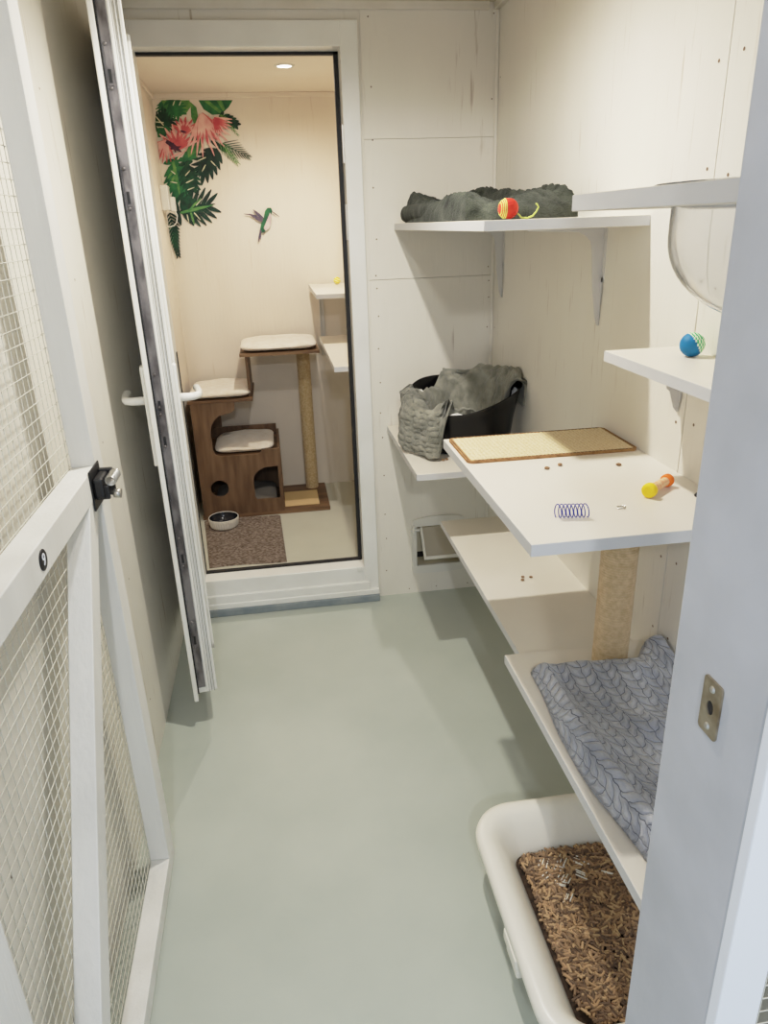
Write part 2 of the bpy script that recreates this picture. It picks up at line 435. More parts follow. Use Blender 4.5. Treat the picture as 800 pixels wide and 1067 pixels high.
# ------------------------------------------------------------------ wire gate (left foreground)
GX, GB = -.37, -.415     # face towards the room, back
gate = thing('wire_gate', (GX, .62, 0), 'white timber framed wire mesh gate standing open against the left wall', 'gate')
bm = B(); box(bm, GB, GX, 1.413, 1.475, .062, 2.0, .002); obj('stile', bm, M['timber'], gate)
bm = B(); box(bm, GB, GX, .60, .662, .062, 2.0, .002); obj('stile', bm, M['timber'], gate)
bm = B(); box(bm, GB, GX, .60, 1.475, .015, .0618, .002); obj('rail', bm, M['timber'], gate)
bm = B(); box(bm, GB, GX, .6621, 1.413, 1.027, 1.081, .002); obj('rail', bm, M['timber'], gate)
bm = B(); box(bm, GB, GX, .6621, 1.413, 1.955, 2.0, .002); obj('rail', bm, M['timber'], gate)
# diagonal brace below the middle rail
a = Vector((0, 1.395, 1.027)); b_ = Vector((0, .680, .062)); dd = (b_-a).normalized(); pw = Vector((0, -dd.z, dd.y))
def brace(a, c, w):
    bm = B(); vs = []
    pr = [(a.y+.0, a.z), (a.y-w*1.2, a.z), (c.y-.0, c.z+w*1.0), (c.y, c.z), (c.y+w*.55, c.z)]
    pr = [(a.y, a.z), (a.y-w, a.z), (c.y-.018, c.z), (c.y+w-.018, c.z)]
    A = [bm.verts.new((GX-.001, p, q)) for p, q in pr]; Bv = [bm.verts.new((GB+.001, p, q)) for p, q in pr]
    bm.faces.new(A); bm.faces.new(Bv[::-1])
    for i in range(4): bm.faces.new((A[i], Bv[i], Bv[(i+1) % 4], A[(i+1) % 4]))
    bmesh.ops.recalc_face_normals(bm, faces=bm.faces[:])
    bmesh.ops.bevel(bm, geom=bm.edges[:], offset=.002, segments=2, profile=.5, affect='EDGES')
    return bm
obj('brace', brace(a, b_, .066), M['timber'], gate)
def mesh_wires(plane, c, a0, a1, z0, z1, step, r, arrange):
    bm = B(); n = 5
    k = a0+step*.4
    while k < a1:
        p = [Vector(arrange(k, z0)), Vector(arrange(k, z1))]; tube(bm, p, r, n, False); k += step
    k = z0+step*.3
    off = Vector((.0018, 0, 0)) if plane == 0 else Vector((0, .0018, 0))
    while k < z1:
        p = [Vector(arrange(a0, k))+off, Vector(arrange(a1, k))+off]; tube(bm, p, r, n, False); k += step
    return bm
for (z0, z1) in ((.04, 1.05), (1.05, 1.98)):
    bm = mesh_wires(0, GB, .64, 1.45, z0, z1, .0253, .0009, lambda k, z: (GB-.002, k, z))
    obj('wire_mesh', bm, M['wire'], gate)
# number disc
nd = None
bm = B(); lathe(bm, [(0, .0018), (.0155, .0018), (.0165, .001), (.0165, 0)], (GX, 1.036, 1.054), 28, Matrix.Rotation(PI/2, 4, 'Y'))
nd = obj('number_disc', bm, M['black'], gate, label='black round disc with a white number 9')
me = textmesh('9', .027, lambda x, y, z: Vector((GX+.0022+z, 1.036+x, 1.054+y)))
put('number', me, M['postface'], nd)
# spring bolt latch
lt = thing_l = None
bm = B(); box(bm, GX, GX+.003, 1.352, 1.432, 1.008, 1.086, .001)
lt = obj('latch_plate', bm, M['black'], gate)
bm = B(); box(bm, GX+.003, GX+.022, 1.358, 1.426, 1.030, 1.070, .005)
box(bm, GX+.003, GX+.030, 1.412, 1.424, 1.026, 1.074, .003); box(bm, GX+.003, GX+.030, 1.364, 1.372, 1.026, 1.054, .003)
obj('latch_body', bm, M['black'], lt)
bm = B(); tube(bm, [(GX+.020+.00042*k, 1.374, 1.060+.0) if False else (GX+.034+.0095*math.cos(k*.6), 1.366+k*.00065, 1.062+.0095*math.sin(k*.6)) for k in range(84)], .0017, 6)
obj('latch_spring', bm, M['steel'], lt)
bm = B(); tube(bm, [(GX+.02, 1.378, 1.036), (GX+.034, 1.378, 1.034), (GX+.035, 1.378, 1.034), (GX+.048, 1.378, 1.032)], [.004, .004, .009, .009], 12)
obj('latch_knob', bm, M['steel'], lt)

# left frame post the gate hangs on
bm = B(); box(bm, -.466, -.372, .47, .598, 0, 2.05, .003)
obj('gate_post', bm, M['postface'], label='white timber post at the left, behind the open gate hinges', cat='post', origin=(-.42, .53, 0))

# right foreground post with strike plate
t = thing('gate_post', (.43, .55, 0), 'painted post, toned pale grey for daylight, in the right foreground with a metal strike plate', 'post')
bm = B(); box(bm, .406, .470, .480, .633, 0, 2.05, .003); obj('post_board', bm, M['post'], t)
bm = B(); box(bm, .4045, .4545, .464, .4795, 0, 2.05, .002); obj('post_face', bm, M['postface'], t)
PM = Matrix.Translation((.406, .5555, 1.032)) @ Matrix.Rotation(math.radians(0), 4, 'X')
bm = prism([arc(.0165, .027, .005, 0, 90, 4)+arc(-.0165+.0, .027, .005, 90, 180, 4)+arc(-.0165, -.027, .005, 180, 270, 4)+arc(.0165, -.027, .005, 270, 360, 4),
            [(x, y) for x, y in arc(0, 0, .0082, 0, 342, 19)]], .0022, lambda a, b, c: PM @ Vector((-c, a*.72, b)))
sp = obj('strike_plate', bm, M['brass'], t, label='worn metal strike plate with a bolt hole')
for dz in (-.022, .022):
    bm = B(); lathe(bm, [(0, .0018), (.003, .0016), (.0042, 0)], PM @ Vector((-.0022, 0, dz)), 12, Matrix.Rotation(-PI/2, 4, 'Y'))
    obj('screw_head', bm, M['steel'], sp)
bm = B(); lathe(bm, [(0, 0), (.0082, 0)], PM @ Vector((-.0006, 0, 0)), 18, Matrix.Rotation(-PI/2, 4, 'Y')); obj('bolt_hole', bm, M['holein'], sp)

bm = B(); box(bm, -.466, .827, .47, .60, 2.0505, 2.17, .003); obj('trim_8', bm, M['timber'], kind='structure')
# mesh panel closing the front, right of the post
t = thing('mesh_panel', (.65, .57, 0), 'white wire mesh panel closing the front beside the foreground post', 'panel')
bm = mesh_wires(1, .57, .472, .825, .02, 2.04, .0253, .0009, lambda k, z: (k, .57, z)); obj('wire_mesh', bm, M['wire'], t)
bm = B(); box(bm, .4705, .826, .575, .62, 0.0, .045, .002); obj('rail', bm, M['timber'], t)
bm = B(); box(bm, .4705, .826, .575, .62, 2.0, 2.045, .002); obj('rail', bm, M['timber'], t)

# ------------------------------------------------------------------ shelves
def bracket(y, x1, ztop, h, l, parent):
    """pressed steel bracket: leg down the wall, arm under the board, rounded inner corner"""
    bm = prism([[(0, 0), (l, 0), (l, -.006), (l*.35, -.012), (.052, -.020), (.036, -.034), (.031, -.06), (.024, -h*.6), (.012, -h*.92), (.005, -h), (0, -h)]], .004,
               lambda a, b, c: Vector((x1-a, y-.002+c, ztop+b)))
    box(bm, x1-.003, x1, y-.013, y+.013, ztop-h*.55, ztop)
    # tapered leg plate
    vs = [bm.verts.new(v) for v in ((x1-.003, y-.013, ztop-h*.5), (x1-.003, y+.013, ztop-h*.5), (x1-.003, y+.005, ztop-h), (x1-.003, y-.005, ztop-h))]
    bm.faces.new(vs)
    box(bm, x1-l, x1, y-.012, y+.012, ztop-.003, ztop)
    o = obj('bracket', bm, M['bracket'], parent)
    for yy, zz in ((y, ztop-h*.93), (y+.006, ztop-.04)):
        bm = B(); screw(bm, (x1-.0045, yy, zz), 0, .003)
        for f in bm.faces: f.material_index = 0
        obj('screw_head', bm, M['screw'], o)
def shelf(x0, y0, y1, z1, th, label, edge=True, name='wall_shelf', cat='shelf', brs=(), holes=None, x1=XR, bh=.24, bl=.2, group=None):
    t = thing(name, ((x0+x1)/2, (y0+y1)/2, z1-th), label, cat)
    if holes:
        bm = prism([[(x0, y0), (x1, y0), (x1, y1), (x0, y1)]]+holes, th, lambda a, b, c: Vector((a, b, z1-th+c)))
    else:
        bm = B(); box(bm, x0, x1, y0, y1, z1-th, z1, .0012)
    obj('board', bm, M['shelf'], t)
    bm = B(); e = .0008
    box(bm, x0-e, x0+.0002, y0, y1, z1-th+.001, z1-.0008); box(bm, x0, x1, y0-e, y0+.0002, z1-th+.001, z1-.0008)
    obj('edging', bm, M['edge'], t)
    for y in brs: bracket(y, x1, z1-th, bh, bl, t)
    return t
shelf(.455, 1.593, D-.002, 1.500, .022, 'high white wall shelf in the far corner holding the dark fleece bed', brs=(1.815, 2.646))
shelf(.405, 2.140, D-.002, .757, .022, 'white shelf in the far corner under the black cat basket', brs=(2.3,))
shelf(.400, 1.075, 1.742, .985, .024, 'wide white table shelf holding the sisal mat and small toys', name='table_shelf')
shelf(.530, 1.464, 2.354, .500, .022, 'low white shelf in front of the cat flap, with three kibble bits', brs=(1.52, 2.2), bh=.2)
shelf(.478, .628, 1.430, .530, .024, 'lowest white shelf with the quilted blanket, above the litter tray')
shelf(.665, .66, 1.420, 1.244, .022, 'small white shelf with the blue striped ball', brs=(1.393,), bh=.11, bl=.14)
BX, BY, BR = .645, .868, .150
shelf(.450, .645, 1.107, 1.531, .023, 'white shelf at eye level with a round hole for the clear bowl', holes=[arc(BX, BY, BR+.001, 0, 352, 45)], brs=())

# clear bowl hanging in the shelf hole
def bowl_prof(R, ztop, dep, n=14):
    return [(R*math.cos(a), ztop-.060-(dep-.060)*math.sin(a)) for a in [i/n*PI/2 for i in range(n+1)]]
bm = B()
pr = [(BR+.022, 1.5335), (BR+.022, 1.5315), (BR-.001, 1.5315)]
po = [(BR+.022, 1.5315), (BR-.0012, 1.5315)]+bowl_prof(BR-.0012, 1.5315, .168)
pi_ = [(BR+.022, 1.5345), (BR-.0045, 1.5345)]+bowl_prof(BR-.0045, 1.5345, .1675)
lathe(bm, po+pi_[::-1]+[po[0]], (BX, BY, 0), 64)
bmesh.ops.remove_doubles(bm, verts=bm.verts[:], dist=1e-5)
obj('hanging_bowl', bm, M['acryl'], smooth=True, origin=(BX, BY, 1.38), label='clear acrylic bubble bowl hanging through the eye level shelf', cat='bowl')

# sisal post between table shelf and the lowest shelf
def rope_post(name, c, r, z0, z1, pitch, m, parent=None, seg=40, **kw):
    n = int((z1-z0)/pitch*6)
    def fn(u, v):
        th = 2*PI*u; z = z0+(z1-z0)*v
        ph = (z/pitch+u) % 1.0
        k = abs(math.sin(PI*ph)); tw = .12*math.sin(th*26+z*900)
        rr = r-.0022+.0022*(k**.6)*(1+tw)+.0006*nz(th*3, z*60)
        return Vector((c[0]+rr*math.cos(th), c[1]+rr*math.sin(th), z))
    bm = grid(fn, seg*2, n, True)
    for zc in (z0, z1):
        vs = [bm.verts.new((c[0]+(r-.003)*math.cos(2*PI*k/24), c[1]+(r-.003)*math.sin(2*PI*k/24), zc)) for k in range(24)]; bm.faces.new(vs)
    return obj(name, bm, m, parent, origin=None if parent else (c[0], c[1], z0), **kw)
rope_post('scratching_post', (.708, 1.357), .040, .530, .961, .0062, M['sisal'], label='thick sisal rope scratching post holding up the table shelf', cat='scratching post')

# ------------------------------------------------------------------ sisal mat on the table shelf
t = thing('scratch_mat', (.61, 1.62, .985), 'woven tan sisal mat lying on the table shelf', 'mat')
mx0, mx1, my0, my1 = .408, .820, 1.528, 1.728
def rrect(x0, x1, y0, y1, r, n=6):
    return arc(x1-r, y1-r, r, 0, 90, n)+arc(x0+r, y1-r, r, 90, 180, n)+arc(x0+r, y0+r, r, 180, 270, n)+arc(x1-r, y0+r, r, 270, 360, n)
bm = prism([rrect(mx0, mx1, my0, my1, .016)], .006, lambda a, b, c: Vector((a, b, .9852+c)))
obj('mat_binding', bm, M['binding'], t)
nx, ny = 40, 18
def wv(u, v):
    x = mx0+.009+(mx1-mx0-.018)*u; y = my0+.009+(my1-my0-.018)*v
    a = u*nx; b = v*ny
    h = abs(math.sin(PI*a))*abs(math.sin(PI*b))
    if (int(a)+int(b)) % 2: h *= .55
    return Vector((x, y, .9912+.0024*h))
obj('mat_weave', grid(wv, nx*4+1, ny*4+1), M['matw'], t)
bm = B()
def stitches(p, q, n):
    for i in range(n):
        a = Vector(p).lerp(Vector(q), (i+.15)/n); b = Vector(p).lerp(Vector(q), (i+.75)/n); tube(bm, [a, b], .0008, 5)
zs = .9915
stitches((mx0+.014, my1-.004, zs), (mx1-.014, my1-.004, zs), 42); stitches((mx0+.014, my0+.004, zs), (mx1-.014, my0+.004, zs), 42)
stitches((mx0+.004, my0+.014, zs), (mx0+.004, my1-.014, zs), 20); stitches((mx1-.004, my0+.014, zs), (mx1-.004, my1-.014, zs), 20)
obj('stitching', bm, M['stitch'], t)

# ------------------------------------------------------------------ small things on the table shelf
def kibble_mesh(seed):
    bm = B(); bmesh.ops.create_icosphere(bm, subdivisions=3, radius=1)
    for v in bm.verts:
        n = 1+.22*nz(v.co.x+seed*7, v.co.y, v.co.z, 1.6)
        v.co = Vector((v.co.x*.0056*n, v.co.y*.0046*n, v.co.z*.0030*n))
        if v.co.x > 0 and abs(v.co.y) < .0015: v.co *= .85
    bmesh.ops.translate(bm, vec=(0, 0, .0028), verts=bm.verts)
    return bm
kibs = []
def kib(x, y, z, rz, label, group=None, sc=1.0):
    if not kibs:
        k = obj('cat_kibble', kibble_mesh(1), M['kib'], smooth=True); kibs.append(k)
    else:
        k = kibs[0].copy(); COL.objects.link(k)
    k.location = (x, y, z); k.rotation_euler = (0, 0, rz); k.scale = (sc, sc*1.0, sc)
    tagit(k, label, 'kibble', group)
kib(.567, 1.452, .985, .3, 'brown kibble piece on the table shelf, leftmost of three by the sisal mat', 'kibble pieces on the table shelf', 1.1)
kib(.603, 1.468, .985, 1.2, 'brown kibble piece on the table shelf, second from the left near the mat', 'kibble pieces on the table shelf', 1.1)
kib(.727, 1.437, .985, 2.2, 'lone brown kibble piece on the table shelf, nearest the dumbbell toy', 'kibble pieces on the table shelf', 1.1)
kib(.664, 1.848, .500, .3, 'brown kibble piece on the low shelf, left nearer of the three', 'kibble pieces on the low shelf', 1.0)
kib(.671, 1.866, .500, 1.9, 'brown kibble piece on the low shelf, touching the left one from behind', 'kibble pieces on the low shelf', 1.0)
kib(.694, 1.860, .500, 2.7, 'brown kibble piece on the low shelf, rightmost of the three', 'kibble pieces on the low shelf', 1.0)
kib(.518, 2.262, .757, .5, 'brown kibble piece on the shelf below the black basket, left of the pair', 'kibble pieces by the basket', 1.1)
kib(.531, 2.268, .757, 1.7, 'brown kibble piece on the shelf below the black basket, right of the pair', 'kibble pieces by the basket', 1.1)

# blue spring
bm = B(); R_ = .0125; n = 8; L_ = .056
pts = []
for k in range(n*20+1):
    a = 2*PI*k/20; s = k/(n*20)
    pts.append((.483+L_*s, 1.180-.010*s+R_*math.sin(a)*.95, .985+.0011+R_+R_*-math.cos(a)))
tube(bm, pts, .0010, 6)
obj('spring_toy', bm, M['navy'], origin=(.51, 1.18, .985), label='blue plastic coil spring toy lying on the table shelf', cat='cat toy')
# bent metal clip
bm = B(); tube(bm, [(.620+.0085*math.cos(a)*(1+.1*math.sin(2*a)), 1.199+.007*math.sin(a), .9865+.001*math.sin(3*a)) for a in [i/24*1.78*PI for i in range(25)]], .0011, 6)
obj('metal_ring', bm, M['steel'], origin=(.62, 1.2, .985), label='tiny open metal ring lying between the blue spring and dumbbell', cat='ring')
# dumbbell toy
t = thing('dumbbell_toy', (.727, 1.262, .985), 'small cord dumbbell toy with one yellow and one orange end', 'cat toy')
A_ = Vector((.698, 1.240, 1.0)); C_ = Vector((.757, 1.286, .9985)); ax = (C_-A_).normalized()
bm = B(); pts = []; rr = []
for i in range(57):
    s = i/56; pts.append(A_.lerp(C_, s)); rr.append(.0082+.0011*abs(math.sin(s*PI*14)))
tube(bm, pts, rr, 16); obj('cord_body', bm, M['peach'], t)
def puck(p, d, r, w, m, label):
    bm = B(); q = [(-w, r*.55), (-w*.92, r*.85), (-w*.6, r*.98), (0, r), (w*.6, r*.98), (w*.92, r*.85), (w, r*.55)]
    tube(bm, [p+d*a for a, _ in q], [b for _, b in q], 20); obj('end_cap', bm, m, t, label=label)
puck(A_-ax*.003, ax, .0148, .0085, M['yel'], 'yellow end'); puck(C_+ax*.003, ax, .0132, .008, M['orn'], 'orange end')
# black grommet at the wall side
bm = B(); lathe(bm, [(0, .004), (.008, .0045), (.012, .004), (.0135, .002), (.0135, 0), (0, 0)], (.797, 1.222, .985), 24)
obj('black_disc', bm, M['black'], origin=(.797, 1.222, .985), label='small round black disc on the table shelf beside the foreground post', cat='disc')

# ------------------------------------------------------------------ balls
def ball(name, c, r, mats, fn, parent=None, **kw):
    bm = B(); bmesh.ops.create_uvsphere(bm, u_segments=40, v_segments=28, radius=r)
    for f in bm.faces: f.smooth = True; f.material_index = fn(f.calc_center_median()/r)
    bmesh.ops.translate(bm, vec=c, verts=bm.verts)
    return obj(name, bm, mats, parent, **kw)
d0 = Vector((.75, -.15, .45)).normalized()
def bands(p):
    k = p.dot(d0)
    if k < .12: return 0
    j = int((k-.12)/.11)
    return 1 if j % 2 == 0 else 2
ball('striped_ball', (.785, 1.300, 1.267), .0230, [M['blue'], M['strw'], M['strg']], bands, origin=(.785, 1.3, 1.244), label='blue foam ball with white and green bands on the small shelf', cat='ball')
t = thing('yarn_ball', (.515, 1.625, 1.5), 'red cord wound ball with a lime string tail on the high shelf', 'ball')
c = Vector((.515, 1.622, 1.5222)); bm = B(); bmesh.ops.create_uvsphere(bm, u_segments=30, v_segments=20, radius=.0195); bmesh.ops.translate(bm, vec=c, verts=bm.verts)
for f in bm.faces: f.smooth = True
for i in range(15):
    h = -.92+1.84*i/14; rr = .0207*math.sqrt(max(0, 1-h*h*.96)); tilt = Matrix.Rotation(.12, 3, 'Y')
    tube(bm, [c+tilt @ Vector((rr*math.cos(a), rr*math.sin(a), .0200*h)) for a in [k/28*2*PI for k in range(28)]], .0015, 5, closed=True)
obj('wound_cord', bm, M['red'], t)
bm = B()
for i in range(4):
    xo = -.0085-.0030*i; rr = math.sqrt(.0213**2-xo*xo)
    tube(bm, [c+Vector((xo, rr*math.sin(a), rr*math.cos(a))) for a in [k/24*2*PI for k in range(24)]], .0013, 5, closed=True)
obj('lime_band', bm, M['lime'], t, label='lime green cord wound over the ball')
bm = B(); tube(bm, [(.533, 1.612, 1.512), (.540, 1.606, 1.5035), (.552, 1.603, 1.5022), (.563, 1.603, 1.506), (.571, 1.603, 1.514), (.576, 1.604, 1.523), (.573, 1.605, 1.529), (.570, 1.606, 1.530)], .0018, 8)
obj('string_tail', bm, M['lime'], t, label='lime green string tail')

# ------------------------------------------------------------------ fleece bed on the high shelf
def quilt(x, y, s=.045, d=.004):
    a = (x+y)/s; b = (x-y)/s
    return -d*(max(0, 1-6*abs(a-round(a)))+max(0, 1-6*abs(b-round(b))))
fx0, fx1, fy0, fy1 = .458, .775, 1.78, 2.70
def bedf(u, v):
    a = 2*u-1; b = 2*v-1
    # square grid pushed to a rounded rectangle
    k = 1-.10*(a*a)*(b*b)
    x = (fx0+fx1)/2+(fx1-fx0)/2*a*k; y = (fy0+fy1)/2+(fy1-fy0)/2*b*k
    e = max(abs(a), abs(b))
    rim = math.exp(-((e-.80)/.16)**2)
    hgt = .020+.034*rim
    hgt += .034*rim*max(0, a)*1.0               # high at the wall
    hgt += .022*rim*max(0, b)+.020*rim*max(0, -a)*max(0, b)*1.6
    hgt += .012*rim*max(0, -b)*math.sin(a*6+1)
    hgt += .010*nz(x, y, 3, 9)*(.5+rim)+.005*nz(x, y, 7, 28)+quilt(x, y)*1.3
    edge = min(1, (1-e)/.07); edge = math.sqrt(max(0, 1-(1-edge)**2))
    z = 1.5015+max(.002, hgt)*edge+.0016*nz(x, y, 1, 160)*edge
    return Vector((x, y, z))
t = thing('fleece_bed', (.64, 2.2, 1.5), 'dark grey green quilted fleece bed lying on the high corner shelf', 'pet bed')
obj('fleece_pad', grid(bedf, 110, 150), M['fleece2'], t)
def collar(u, v):
    # rolled raised collar along the left and back side, dark inside
    s = u; pth = [(.500, 2.05), (.474, 2.30), (.474, 2.66), (.56, 2.70), (.68, 2.68), (.745, 2.6), (.758, 2.2), (.752, 1.95), (.73, 1.86)]
    f = s*(len(pth)-1); i = min(int(f), len(pth)-2); w = f-i; w = w*w*(3-2*w)
    px = pth[i][0]*(1-w)+pth[i+1][0]*w; py = pth[i][1]*(1-w)+pth[i+1][1]*w
    hh = .030+.012*math.sin(s*9)+.014*math.exp(-((s-.78)/.16)**2)+.006*nz(s*8, 0, 5)
    th = 2*PI*v; r1 = .015*(1+.25*nz(s*14, math.cos(th), math.sin(th)))
    tap = min(1, min(s, 1-s)/.05+.25)
    return Vector((px+r1*tap*math.cos(th), py+r1*tap*math.sin(th)*.4+r1*tap*math.cos(th)*.5, 1.5035+hh*.62*tap+(hh*.60)*tap*math.sin(th)))
obj('fleece_rim', grid(collar, 150, 22), M['fleece2'], t)

# ------------------------------------------------------------------ black basket with fleece throw
BC = Vector((.632, 2.425, .757)); bang = math.radians(-16); bax, bay = .198, .172
def rimz(th):   # th in basket frame, 0 = +x
    base = .155+(.062 if math.cos(th) > 0 else .038)*abs(math.cos(th))**1.5+.060*max(0, math.sin(th))
    dip = .036*math.exp(-((((th-math.radians(222)+PI) % (2*PI))-PI)/.6)**2)
    return base-dip
def bpt(th, r, z):
    x = bax*r*math.cos(th); y = bay*r*math.sin(th)
    return Vector((BC.x+x*math.cos(bang)-y*math.sin(bang), BC.y+x*math.sin(bang)+y*math.cos(bang), BC.z+z))
def basket(u, v):
    th = 2*PI*u; H_ = rimz(th)
    prof = [(0, .004), (.55, .004), (.74, .006), (.79, .02), (.86, .5), (.97, .96), (1.0, 1.0), (.985, 1.01), (.955, .97), (.84, .5), (.76, .07), (.6, .03), (0, .03)]
    f = v*(len(prof)-1); i = min(int(f), len(prof)-2); w = f-i
    r = prof[i][0]*(1-w)+prof[i+1][0]*w; zz = prof[i][1]*(1-w)+prof[i+1][1]*w
    return bpt(th, r, zz*H_+.001)
bk = thing('cat_basket', tuple(BC), 'glossy black plastic cat basket with white fluffy liner on the far corner shelf', 'basket')
obj('basket_shell', grid(basket, 96, 49, True), M['blackpl'], bk)

def sm(x, a, b): 
    x = max(0, min(1, (x-a)/(b-a))); return x*x*(3-2*x)
def throw(u, v):
    th = 2*PI*u; deg = math.degrees(th) % 360
    # outward reach per direction: 1 = rim, >1 hangs outside
    out_l = sm(deg, 166, 212)*(1-sm(deg, 250, 257))       # hangs over the front left
    back = (1-sm(deg, 98, 138))*1.0 if deg < 180 else sm(deg, 345, 358)
    smax = .80+.05*math.sin(th*3)
    smax = smax+out_l*(1.95-smax)
    if deg < 180 or deg > 340: smax = smax+back*((1.22 if 40 < deg < 180 else 1.45)-smax)*(1-out_l)
    s = v*smax
    H_ = rimz(th)
    if s <= 1:
        r = .93*s; zz = .045+.014*math.sin(th*5+s*4)*s
        wall = sm(s, .50, .98); zz = zz*(1-wall)+(H_+.010)*wall
    elif s <= 1.12:
        w = (s-1)/.12; r = .93+.13*w; zz = H_+.010+.006*math.sin(PI*w)
    else:
        w = (s-1.12)/.83; r = 1.05+.07*math.sin(min(1, w)*2.2)+.03*w; zz = (H_+.010)*(1-w)+.012*w
    p = bpt(th, r, zz)
    fold = .024*nz(th*2.2+3, s*2.6, 2)+.014*nz(p.x*18, p.y*18, p.z*18)
    # braided quilt pattern raised on the fleece
    q = .0022*math.sin(th*34+math.sin(s*50)*1.4)*sm(s, .15, .4)+.0016*math.sin(s*60+th*3)
    d = (p-Vector((BC.x, BC.y, p.z)))
    if d.length > 1e-5: d.normalize()
    k = fold+q+.0012*nz(p.x*150, p.y*150, p.z*150)
    if s > 1.05: p += d*(k+.004)
    else: p += Vector((0, 0, 1))*(k+.004)*1.3-d*k*.4
    p.z = max(p.z, BC.z+.004)
    p.x = min(p.x, XR-.006)
    return p
bm = grid(throw, 220, 110, True)
bmesh.ops.remove_doubles(bm, verts=bm.verts[:], dist=1e-5)
basket_shell = None
o = obj('fleece_throw', bm, M['fleece'], smooth=True, label='grey green quilted fleece throw draped inside and over the black basket', cat='blanket', origin=(BC.x, BC.y, .9))
sd = o.modifiers.new('thick', 'SOLIDIFY'); sd.thickness = .007; sd.offset = 1
def fluffblob(th, r, z, s):
    bm = B(); bmesh.ops.create_icosphere(bm, subdivisions=4, radius=1); c = bpt(math.radians(th), r, z)
    for v in bm.verts:
        k = 1+.25*noise.noise(v.co*2.3+Vector((th, 0, 0)))
        v.co = c+Vector((v.co.x*s[0], v.co.y*s[1], v.co.z*s[2]))*k
    return bm, c
for args in ((166, .86, .180, (.022, .018, .014)), (262, .84, .138, (.024, .015, .012)), (12, .90, .175, (.012, .016, .024))):
    bm, c = fluffblob(*args); obj('liner_fluff', bm, M['fluff'], bk, smooth=True, label='white fluffy liner tuft')

# ------------------------------------------------------------------ quilted blanket on the lowest shelf
def leafmat():
    m = bpy.data.materials.new('blue_grey_leaf_quilt'); m.use_nodes = True
    nt = m.node_tree; N = nt.nodes; L = nt.links; b = N['Principled BSDF']
    b.inputs['Roughness'].default_value = 1; b.inputs['Sheen Weight'].default_value = .5; b.inputs['Specular IOR Level'].default_value = .1
    tc = N.new('ShaderNodeTexCoord'); mp = N.new('ShaderNodeMapping')
    mp.inputs['Rotation'].default_value = (0, 0, math.radians(-8)); L.new(tc.outputs['UV'], mp.inputs[0])
    sx = N.new('ShaderNodeSeparateXYZ'); L.new(mp.outputs[0], sx.inputs[0])
    def mth(op, a, b_=None, c=None):
        n = N.new('ShaderNodeMath'); n.operation = op
        for i, v in enumerate((a, b_, c)):
            if v is None: continue
            if isinstance(v, (int, float)): n.inputs[i].default_value = v
            else: L.new(v, n.inputs[i])
        return n.outputs[0]
    w, h = .024, .026
    v = mth('DIVIDE', sx.outputs[1], h)
    col0 = mth('DIVIDE', sx.outputs[0], w)
    # leaf boundary wobble
    u = mth('ADD', col0, mth('MULTIPLY', mth('SINE', mth('MULTIPLY', v, 2*PI)), .05))
    fu = mth('FRACT', u)
    par = mth('FRACT', mth('MULTIPLY', mth('FLOOR', u), .5))        # 0 or .5
    sgn = mth('SUBTRACT', mth('MULTIPLY', par, 4), 1)               # -1 / 1
    cen = mth('SUBTRACT', fu, .5)
    sv = mth('ADD', v, mth('MULTIPLY', mth('MULTIPLY', cen, sgn), .85))
    bow = mth('MULTIPLY', mth('COSINE', mth('MULTIPLY', cen, 2*PI)), .10)
    fs = mth('FRACT', mth('ADD', sv, bow))
    d1 = mth('MINIMUM', fs, mth('SUBTRACT', 1, fs))
    d2 = mth('MINIMUM', fu, mth('SUBTRACT', 1, fu))
    d = mth('MINIMUM', mth('MULTIPLY', d1, 1.0), d2)
    mr = N.new('ShaderNodeMapRange'); mr.inputs[1].default_value = .015; mr.inputs[2].default_value = .05; L.new(d, mr.inputs[0])
    hr = N.new('ShaderNodeMapRange'); hr.inputs[1].default_value = .0; hr.inputs[2].default_value = .3; L.new(d, hr.inputs[0]); hr.interpolation_type = 'SMOOTHSTEP'
    n1 = N.new('ShaderNodeTexNoise'); n1.inputs['Scale'].default_value = 18; L.new(tc.outputs['Object'], n1.inputs['Vector'])
    n2 = N.new('ShaderNodeTexNoise'); n2.inputs['Scale'].default_value = 300; L.new(tc.outputs['Object'], n2.inputs['Vector'])
    ra = N.new('ShaderNodeMapRange'); ra.inputs[1].default_value = .35; ra.inputs[2].default_value = .65; L.new(n1.outputs[0], ra.inputs[0])
    m1 = N.new('ShaderNodeMix'); m1.data_type = 'RGBA'; m1.inputs[6].default_value = (*lin((190, 192, 198)), 1); m1.inputs[7].default_value = (*lin((156, 160, 171)), 1); L.new(ra.outputs[0], m1.inputs[0])
    m2 = N.new('ShaderNodeMix'); m2.data_type = 'RGBA'; m2.inputs[6].default_value = (*lin((70, 75, 90)), 1); L.new(m1.outputs[2], m2.inputs[7]); L.new(mr.outputs[0], m2.inputs[0])
    L.new(m2.outputs[2], b.inputs['Base Color'])
    hh = mth('ADD', hr.outputs[0], mth('MULTIPLY', n2.outputs[0], .35))
    bp = N.new('ShaderNodeBump'); bp.inputs['Distance'].default_value = .006; bp.inputs['Strength'].default_value = .8; L.new(hh, bp.inputs['Height']); L.new(bp.outputs[0], b.inputs['Normal'])
    return m
M['leaf'] = leafmat()
